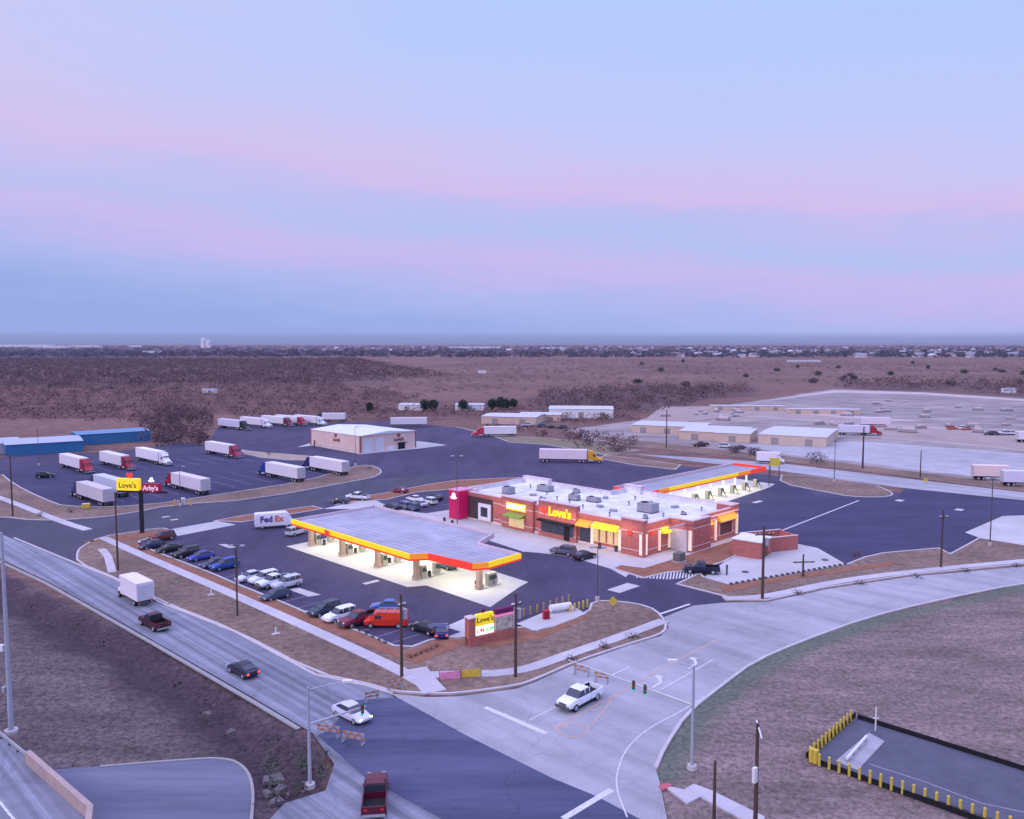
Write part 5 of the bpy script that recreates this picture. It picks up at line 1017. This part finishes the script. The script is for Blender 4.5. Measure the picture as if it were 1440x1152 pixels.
struct('small_tank_pad', GP([(726, 879), (754, 889), (824, 865), (800, 850), (790, 852)]), .166, CONC_APRON)
g = G(768, 872); r = empty('fire_cabinet', (g.x, g.y, .17), R(20), 'red cabinet on the small tank pad', 'cabinet'); MB().box(-.45, -.3, 0, .45, .3, 1.2, mat('cabinet_red', (.5, .03, .06))).build('casing', r, .03); MB().box(-.4, -.33, .1, .4, -.3, 1.1, mat('cabinet_dark_red', (.3, .02, .04))).build('door', r)
g = G(788, 862); r = empty('propane_tank', (g.x, g.y, .17), R(25), 'white horizontal gas tank on the small pad', 'tank'); MB().cyl((-1.6, 0, .7), (1.6, 0, .7), .5, WHITE, n=14).build('shell', r)
for x in (-1.1, 1.1): MB().box(x-.1, -.4, 0, x+.1, .4, .4, STEEL).build('saddle', r)
g = G(1022, 809); r = empty('vent_post', (g.x, g.y, .03), 0, 'dark slim post on the concrete tank pad', 'post'); MB().cyl((0, 0, 0), (0, 0, 1.5), .16, DGREY, n=8).build('post', r); MB().cyl((0, 0, 1.5), (0, 0, 1.7), .22, BLACK, .1, 8).build('cap', r)
bollard_line((1028, 823), (1188, 795), 22, 'wheel_stop', 'dark low marker block along the edge of the concrete tank pad', 'marker blocks of the tank pad', DGREY, .35, .28, 'marker')
for px, py, lab in ((1048, 805, 'left dark manhole lid on the tank pad'), (1160, 788, 'right dark manhole lid on the tank pad')):
    g = G(px, py); tag(MB().cyl((g.x, g.y, .0), (g.x, g.y, .16), .6, DGREY, .55, 14).build('manhole_lid'), lab, 'manhole lid')
g = G(955, 790); r = empty('utility_cabinet', (g.x, g.y, .1), R(45), 'green grey transformer cabinet before the store corner', 'cabinet'); CG = mat('olive_cabinet', (.14, .15, .13))
MB().box(-.9, -.7, .1, .9, .7, 1.5, CG).build('casing', r, .03); MB().box(-1.1, -.9, 0, 1.1, .9, .1, KERB).build('pad', r)
# yellow utility box, left
g = G(121, 716); r = empty('utility_box', (g.x, g.y, .1), R(20), 'yellow rounded utility box on the grass by the corner trailer', 'box'); MB().box(-.9, -.6, 0, .9, .6, 1.1, YEL).build('casing', r, .15); MB().box(-.8, -.5, 1.1, .8, .5, 1.18, mat('pale_yellow', (.8, .65, .35))).build('lid', r)
for px, lab, m_ in ((246, 'yellow guard post left of the white cabinet on the driveway strip', YEL), (268, 'yellow guard post right of the white cabinet on the driveway strip', YEL)):
    bollard_line((px, 712), (px, 712), 1+1-1 or 1, 'guard_post', lab, None, m_, 1.4, .22) if False else None
    g = G(px, 712); r = empty('guard_post', (g.x, g.y, .1), 0, lab, 'bollard'); MB().cyl((0, 0, 0), (0, 0, 1.4), .2, YEL, n=10).build('post', r); MB().cyl((0, 0, 1.4), (0, 0, 1.5), .2, YEL, .1, 10).build('cap', r)
g = G(257, 711); r = empty('utility_cabinet', (g.x, g.y, .1), R(10), 'white upright cabinet between two yellow posts', 'cabinet'); MB().box(-.5, -.4, 0, .5, .4, 1.7, WHITE).build('casing', r, .03); MB().box(-.45, -.43, .2, .45, -.4, 1.5, mat('cabinet_grey', (.5, .5, .5))).build('door', r)
# barricades
OR = mat('barricade_orange', (.42, .18, .10), .6); BWH = mat('barricade_white', (.36, .33, .36), .6)
def barricade(px, py, rot, ln_, label, group, z=.06):
    g = G(px, py); r = empty('barricade', (g.x, g.y, z), R(rot), label, 'barricade', group)
    for k, zz in enumerate((.45, .85)):
        q = MB(); n_ = max(3, int(ln_/.35))
        for i in range(n_): q.box(-ln_/2+i*ln_/n_, -.03, zz, -ln_/2+(i+1)*ln_/n_, .03, zz+.25, OR if (i+k) % 2 else BWH)
        q.build('rail', r)
    for x in (-ln_/2+.15, ln_/2-.15): MB().box(x-.04, -.35, 0, x+.04, -.29, .45, STEEL).box(x-.04, .29, 0, x+.04, .35, .45, STEEL).box(x-.04, -.35, 0, x+.04, .35, .06, STEEL).box(x-.05, -.025, .06, x+.05, .025, 1.1, STEEL).build('leg', r)
    return r
BG = 'orange and white barricades'
barricade(523, 987, 30, 1.6, 'short barricade at the kerb above the silver sedan', BG); barricade(556, 971, 25, 1.8, 'short barricade on the verge below the left utility pole', BG)
barricade(462, 1036, -15, 2.4, 'long pale barricade beside the scrub corner', BG); barricade(497, 1046, -20, 2.4, 'long barricade out in the road below the silver sedan', BG)
barricade(818, 950, -25, 1.9, 'barricade at the kerb near the white pickup, left', BG); barricade(846, 960, -20, 1.6, 'barricade on the pale road behind the white pickup, right', BG)
# small shrubs and young trees
def twigs(c, rx, rz, n_, b, m, s=.5, base=0):
    for _ in range(n_):
        while True:
            p_ = Vector((random.uniform(-1, 1), random.uniform(-1, 1), random.uniform(-1, 1)))
            if p_.length < 1: break
        q = Vector((c[0]+p_.x*rx, c[1]+p_.y*rx, c[2]+p_.z*rz)); d = Vector((random.gauss(0, 1), random.gauss(0, 1), random.gauss(0, 1))).normalized()*s*random.uniform(.5, 1.2); e_ = d.orthogonal().normalized()*s*.35
        b.add([q, q+d+e_, q+d-e_], [(0, 1, 2)], m)
def shrub(px, py, rx, hz_, m, label, group, n_=60, s=.22, name='shrub', trunk=.3):
    g = G(px, py); r = empty(name, (g.x, g.y, .0), 0, label, 'shrub' if name == 'shrub' else 'tree', group)
    b = MB(); twigs((0, 0, trunk+hz_*.5), rx, hz_*.5, n_, b, m, s); b.build('crown', r)
    b = MB().cyl((0, 0, 0), (0, 0, trunk+hz_*.6), .08, BARK, .03, 6)
    for k in range(4): b.cyl((0, 0, trunk+hz_*.15), (rx*.6*math.cos(k*1.6), rx*.6*math.sin(k*1.6), trunk+hz_*.7), .04, BARK, .015, 5)
    b.build('trunk', r); return r
DS = mat('dark_shrub', (.055, .045, .05), 1, .3, 1)
for px, py in ((804, 930), (848, 912), (889, 899), (1122, 836), (1210, 823), (1290, 813), (1358, 805), (1430, 798)): shrub(px, py, 1.0, .7, DS, 'low dark shrub in the strip between sidewalk and pale road', 'dark shrubs between sidewalk and pale road', trunk=.05)
for k in range(9): shrub(470+k*9, 873+k*4.1, .4, .6, DS, 'tiny dark red shrub in the mulch bed before the parked cars', 'tiny shrubs in the mulch bed', 30, .15, trunk=.05)
for k in range(6): shrub(577+k*7.4, 927-k*3, .4, .6, DS, 'tiny dark shrub in the mulch bed left of the monument sign', 'tiny shrubs left of the monument sign', 30, .15, trunk=.05)
for px, py, lab in ((519, 661, 'small dark shrub on the rounded island tip'), (378, 640, 'small dark shrub on the tan gravel strip'), (100, 722, 'low dark shrub on the grass by the yellow box'), (57, 727, 'low dark shrub by the driveway kerb'), (1201, 784, 'reddish round shrub at the right end of the tank pad'), (1207, 782, 'second reddish shrub at the right end of the tank pad')):
    shrub(px, py, 1.1, 1.2, DS if px < 1100 else TWIG, lab, None, trunk=.1)
for px, py, rx, hh_, lab in ((1148, 652, 3.5, 3.5, 'bare brown bush on the far verge'), (1060, 641, 2.5, 2.5, 'small bare bush on the verge behind the diesel sign'), (1033, 637, 2.2, 2.2, 'bare bush on the verge left of the diesel sign'), (870, 636, 4, 2, 'dark bare bush by the far drive')):
    shrub(px, py, rx, hh_, TWIG2, lab, None, 220, .6, name='bare_bush')
# evergreens beyond
for i, (px, py, w_, h__) in enumerate(((598, 578, 5, 5), (609, 579, 6, 5.5), (651, 578, 5, 5), (692, 577, 4, 5), (704, 577, 6, 6), (712, 576, 4, 5), (722, 575, 4, 4.5), (520, 580, 3, 4))):
    shrub(px, py, w_*.5, h__, EVERG, 'dark evergreen tree among the small white sheds', 'evergreens among the white sheds', 520, 1.1, 'evergreen_tree', 1.0)
for i in range(26):
    px = random.uniform(880, 1440); py = random.uniform(499, 545) if i < 26 else random.uniform(560, 600)
    shrub(px, py, random.uniform(2.5, 5), random.uniform(3, 6), EVERG if i % 3 else TWIG2, 'dark round tree alone in the open fields on the right', 'lone dark trees in the right fields', 200, 1.6, 'round_tree', .3)
# scrub near the signal pole corner and grass tufts
def scatter_poly(poly_px, dens):
    P_ = GP(poly_px); xs = [p[0] for p in P_]; ys = [p[1] for p in P_]; a_ = abs(area(P_)); n_ = int(a_*dens); out = []
    X_ = rng.uniform(min(xs), max(xs), n_*6); Y_ = rng.uniform(min(ys), max(ys), n_*6); m_ = inside(X_, Y_, P_)
    return np.stack([X_[m_], Y_[m_]], -1)[:n_]
def tri_cloud(name, pts, zc, rx, rz, per, size, m, m2=None):
    """many small twig-sized triangles filling crowns round the given points"""
    n_ = len(pts); N_ = n_*per
    u = rng.normal(size=(N_, 3)); u /= np.linalg.norm(u, axis=1)[:, None]; u *= rng.uniform(.25, 1, (N_, 1))**.5
    sc = np.repeat(rng.uniform(.6, 1.3, n_), per)[:, None]
    c = np.repeat(np.concatenate([pts, np.zeros((n_, 1))], 1), per, 0)+u*np.array([rx, rx, rz])*sc; c[:, 2] += zc*sc[:, 0]; c[:, 2] = np.maximum(c[:, 2], .02)
    d = rng.normal(size=(N_, 3)); d[:, 2] = np.abs(d[:, 2])*.8; d *= size; e_ = rng.normal(size=(N_, 3))*size*.5
    v = np.stack([c, c+d, c+e_], 1).reshape(-1, 3).astype(np.float32)
    me_ = bpy.data.meshes.new(name); me_.vertices.add(N_*3); me_.vertices.foreach_set('co', v.ravel()); me_.loops.add(N_*3); me_.loops.foreach_set('vertex_index', np.arange(N_*3)); me_.polygons.add(N_); me_.polygons.foreach_set('loop_start', np.arange(0, N_*3, 3)); me_.polygons.foreach_set('loop_total', np.full(N_, 3))
    me_.materials.append(m)
    if m2: me_.materials.append(m2); me_.polygons.foreach_set('material_index', np.repeat((rng.random(n_) < .45).astype(int), per))
    me_.update(calc_edges=True); o_ = bpy.data.objects.new(name, me_); C.objects.link(o_); return tag(o_, kind='stuff')
TUFT = mat('dry_tufts', (.17, .13, .115), 1, .3, .2, col2=(.27, .21, .18)); TUFT2 = mat('dark_tufts', (.085, .068, .068), 1, .3, .2, col2=(.16, .122, .12)); GT = mat('green_tufts', (.08, .11, .07), 1, .3, .3)
sc_ = scatter_poly([(0, 820), (217, 915), (360, 1000), (440, 1045), (460, 1110), (380, 1115), (355, 1085), (320, 1060), (60, 1078), (0, 1035)], 4)
tri_cloud('field_grass', sc_, .08, .5, .1, 4, .07, TUFT2)
tri_cloud('field_grass', scatter_poly([(940, 1085), (975, 1010), (1070, 935), (1225, 878), (1440, 830), (1440, 1080), (1206, 1005), (1130, 1065), (1390, 1160), (1080, 1150)], 3.2), .07, .5, .08, 4, .065, TUFT)
tri_cloud('scrub', scatter_poly([(20, 838), (110, 880), (200, 925), (290, 980), (350, 1028), (430, 1060), (462, 1110), (400, 1125), (370, 1090), (320, 1040), (200, 948), (100, 900), (0, 850)], .35), .3, .8, .5, 16, .3, TUFT2, TWIG2)
tri_cloud('scrub', scatter_poly([(380, 1060), (440, 1050), (465, 1090), (458, 1112), (400, 1130), (375, 1150), (365, 1100)], .5), .4, .8, .6, 20, .28, TUFT2, GT)
tri_cloud('scrub', scatter_poly([(120, 800), (240, 846), (330, 884), (420, 918), (520, 948), (515, 958), (420, 930), (330, 892), (225, 852)], .35), .15, .6, .2, 8, .22, TUFT2)
tri_cloud('field_grass', scatter_poly([(120, 800), (115, 772), (145, 762), (330, 842), (460, 900), (560, 950), (540, 965), (440, 945), (330, 885), (225, 842), (165, 812)], 3), .16, .5, .08, 4, .065, TUFT)
tri_cloud('field_grass', scatter_poly([(600, 948), (590, 935), (660, 912), (760, 905), (835, 870), (900, 855), (925, 868), (790, 920), (725, 945)], 3), .16, .5, .08, 4, .065, TUFT)
for px, py, lab in ((297, 838, 'white stub marker on the grass strip near the timber pole'), (388, 893, 'white stub marker on the grass strip below the parked cars')):
    g = G(px, py); rr_ = empty('marker_stub', (g.x, g.y, .1), R(30), lab, 'marker'); MB().cyl((0, 0, 0), (0, 0, .9), .1, WHITE, n=8).build('post', rr_); MB().box(-.5, -.3, 0, .5, .3, .12, KERB).build('base', rr_)
box_truck(1080, 652, -14, 'white box truck on the frontage road behind the diesel sign')
for i, (px, py, rgb, kd) in enumerate(((1339, 604, (200, 90, 70), 'suv'), (1350, 604, (230, 225, 225), 'suv'), (1360, 605, (190, 100, 80), 'sedan'), (1392, 612, (60, 60, 75), 'suv'), (1401, 612, (80, 70, 80), 'sedan'), (1411, 611, (225, 225, 235), 'suv'), (1421, 612, (215, 215, 225), 'pickup'), (790, 603, (60, 55, 70), 'suv'), (775, 602, (50, 50, 60), 'sedan'), (760, 601, (70, 70, 90), 'suv'), (742, 600, (200, 200, 210), 'pickup'), (1040, 632, (60, 60, 80), 'sedan'), (1020, 630, (200, 200, 210), 'suv'), (985, 628, (90, 60, 60), 'pickup'))):
    nm = {'suv': 'suv', 'sedan': 'sedan', 'pickup': 'pickup'}[kd]; cn = {(200, 90, 70): 'orange', (230, 225, 225): 'white', (190, 100, 80): 'rust red', (60, 60, 75): 'dark grey', (80, 70, 80): 'brownish grey', (225, 225, 235): 'bright white', (215, 215, 225): 'pale grey', (60, 55, 70): 'dark plum', (50, 50, 60): 'black', (70, 70, 90): 'slate', (200, 200, 210): 'silver', (60, 60, 80): 'navy grey', (90, 60, 60): 'dull brown'}[rgb]
    where = 'on the gravel yard near the right edge' if px > 1300 else 'beside the sheds right of the white semi' if px < 900 else 'before the low tan units'
    car(kd, rgb, px, py, rng.uniform(-20, 20)+(180 if i % 2 else 0), cn+' '+nm+' parked '+where, None)
# stacks of material standing about the gravel yard
proto = None
for i in range(46):
    px, py = ((random.uniform(1130, 1440), random.uniform(596, 614)) if i < 16 else (random.uniform(930, 1060), random.uniform(578, 592)) if i < 28 else (random.uniform(1190, 1440), random.uniform(562, 590)))
    g = G(px, py)
    if proto is None:
        proto = empty('material_stack', (g.x, g.y, 0), 0, 'low stack of stored material standing on the gravel yard', 'stack', 'stacks of stored material on the gravel yard')
        MB().box(-2, -1, 0, 2, 1, .2, WOODP).build('pallet', proto); MB().box(-1.9, -.9, .2, 1.9, .9, 1.1, UNITM).box(-1.2, -.8, 1.1, 1.5, .8, 1.6, BRICK_CAP).build('load', proto); c = proto
    else: c = copy_tree(proto); c.location = (g.x, g.y, 0)
    s_ = random.uniform(.5, 1.2); c.rotation_euler = (0, 0, R(random.choice((-30, -20, 60, 10)))); c.scale = (s_*random.uniform(.7, 1.6), s_, s_)
# rip-rap and culvert by the lower road
for i, (px, py, s_, rz) in enumerate(((385, 1094, .9, 20), (394, 1108, .6, 70), (376, 1114, .5, 130), (388, 1126, .6, 40), (290, 1003, .5, 10), (325, 1028, .45, 60))):
    g = G(px, py); b = MB(); b.loft([[(-s_, -.5*s_, -.2), (-s_*.9, -.5*s_, .15), (-s_*.9, .4*s_, .18), (-s_, .5*s_, -.2)], [(s_*.8, -.6*s_, -.2), (s_, -.5*s_, .1), (s_*.7, .6*s_, .22), (s_, .5*s_, -.2)]], mat('dirty_concrete', (.16, .145, .15), .9, .25, 1.5))
    o = b.build('concrete_slab_piece'); o.location = (g.x, g.y, -.1); o.rotation_euler = (0.1, .05, R(rz)); tag(o, 'broken pale concrete slab in the ditch scrub', 'rubble', 'broken slabs in the ditch')

# ------------------------------------------------------------------ woods and far town
WD = (TWIG, TWIG2)
def wood(name, px, dens, zc=2.6, rx=2.8, rz=2.4, per=26, size=.6, m=FT1, m2=FT2): return tri_cloud(name, scatter_poly(px, dens), zc, rx, rz, per, size, m, m2)
wood('bare_thicket', [(205, 628), (200, 590), (230, 578), (290, 585), (300, 600), (290, 612), (286, 630), (250, 632)], .03, 2.4, 2.6, 2.4, 60, .7, TWIG, TWIG2)
wood('bare_thicket', [(800, 614), (840, 612), (900, 620), (905, 634), (850, 640), (790, 624), (740, 612), (700, 606), (660, 600), (700, 600)], .02, 1.6, 2.2, 1.6, 50, .6, TWIG, TWIG2)
wood('far_woods', [(-80, 590), (-80, 540), (450, 535), (600, 560), (480, 585), (420, 588), (300, 585), (200, 595)], .014, 1.8, 3.8, 1.9, 22, .75)
wood('far_woods', [(-200, 545), (-200, 505), (500, 505), (640, 530), (450, 540)], .0075, 2.4, 6, 2.2, 18, 1.4)
wood('far_woods', [(480, 595), (480, 578), (900, 560), (900, 592), (820, 598), (690, 590), (600, 590)], .014, 1.6, 3, 1.6, 22, .7)
wood('far_woods', [(760, 575), (760, 552), (900, 545), (1050, 543), (1060, 552), (980, 570), (900, 584)], .015, 2.4, 4.5, 2.3, 24, .9, FT2, FT1)
wood('far_woods', [(1180, 546), (1180, 536), (1500, 538), (1500, 560), (1300, 550)], .006, 3, 5, 2.6, 22, 1.2, FT2, FT1)
wood('far_woods', [(450, 560), (600, 520), (900, 512), (1440, 515), (1440, 538), (900, 545), (600, 560)], .0009, 1.2, 3.2, 1.2, 16, .8)
wood('far_woods', [(-100, 600), (-100, 585), (200, 598), (300, 590), (480, 592), (620, 600), (640, 596), (480, 575), (700, 545), (1100, 520), (1440, 525), (1440, 510), (700, 505), (450, 540)], .004, 1.0, 3.0, 1.0, 14, .55)
FARM = mat('far_tree_mass', (.07, .055, .085), 1, .3, .002)
far_px = rng.uniform(-150, 1590, 5200); far_py = 487+16*rng.random(5200)**1.4
far_pts = np.array([tuple(G(a, b)[:2]) for a, b in zip(far_px, far_py)])
tri_cloud('far_woods', far_pts, 3, 12, 3.5, 14, 4.5, FARM)
# far houses: one of each kind with parts, then copies
HW = [mat('far_wall_a', (.62, .56, .56)), mat('far_wall_b', (.45, .36, .34)), mat('far_wall_c', (.7, .7, .75))]; HR = [mat('far_roof_a', (.30, .28, .33)), mat('far_roof_b', (.55, .55, .62)), mat('far_roof_c', (.22, .16, .17))]
protos = []
for i in range(3):
    r = empty('far_house', (0, 0, 0), 0, 'tiny pale house in the town on the horizon', 'house', 'houses of the far town'); 
    MB().box(-8, -5, 0, 8, 5, 3.5, HW[i]).build('wall', r); MB().loft([[(-8.5, -5.6, 3.5), (-8.5, 0, 6.2), (-8.5, 5.6, 3.5)], [(8.5, -5.6, 3.5), (8.5, 0, 6.2), (8.5, 5.6, 3.5)]], HR[i]).build('roof', r); protos.append([r, False])
for i in range(150):
    px = random.uniform(880, 1440) if i < 105 else random.uniform(420, 880); py = random.uniform(488.5, 503) if i < 105 else random.uniform(488, 495)
    pr = protos[i % 3]; c = copy_tree(pr[0]) if pr[1] else pr[0]; pr[1] = True; g = G(px, py); c.location = (g.x, g.y, 0); c.rotation_euler = (0, 0, random.uniform(0, PI)); s_ = random.uniform(.9, 1.5); c.scale = (s_, s_, s_*1.2)
for px, py, dx, h, lab in ((-10, 488, 420, 16, 'long white warehouse on the horizon, far left'), (40, 489.5, 260, 13, 'white warehouse on the horizon before the longest one'), (98, 489, 190, 14, 'white warehouse on the horizon, third from the left'), (180, 488.5, 90, 12, 'small white warehouse on the horizon'), (200, 497, 60, 8, 'low white shed in the far woods'), (630, 490, 320, 10, 'long pale depot on the horizon in the centre'), (760, 491, 150, 9, 'pale depot on the horizon right of centre'), (980, 497, 70, 7, 'pale barn at the field edge on the right'), (1110, 509, 60, 3, 'low tan wall on the open field'), (1345, 497, 70, 6, 'pale school block in the far town'), (672, 525, 10, 3, 'tiny white hut in the middle of the fields'), (1414, 553, 8, 3.5, 'tiny white hut at the edge of the dark woods, right'), (284, 553, 10, 3, 'tiny white hut in the left woods')):
    boxb('far_building' if dx > 20 else 'hut', px, py, 0, dx, max(6, dx*.25), h, HW[2], PRF, lab, h*.06, win=False)
for px, hh_, lab in ((286, 58, 'left of two pale silos on the horizon'), (293, 44, 'right of two pale silos on the horizon')):
    g = G(px, 489.5); r = empty('silo', (g.x, g.y, 0), 0, lab, 'silo'); MB().cyl((0, 0, 0), (0, 0, hh_), 14, WHITE, n=16).build('shell', r); MB().cyl((0, 0, hh_), (0, 0, hh_+5), 14, WHITE, 2, 16).build('cap', r)
#@@HAZE

# ------------------------------------------------------------------ haze
hm = bpy.data.materials.new('haze'); hm.use_nodes = True; t = hm.node_tree; t.nodes.remove(t.nodes['Principled BSDF'])
pv = t.nodes.new('ShaderNodeVolumePrincipled'); pv.inputs['Density'].default_value = .00004; pv.inputs['Color'].default_value = (.66, .72, .95, 1); pv.inputs['Anisotropy'].default_value = 0
t.links.new(pv.outputs[0], t.nodes['Material Output'].inputs['Volume'])
hb = MB().box(-12500, -12500, -2.2, 12500, 12500, 75, hm).build('haze'); tag(hb, kind='stuff')
scene.cycles.volume_bounces = 0
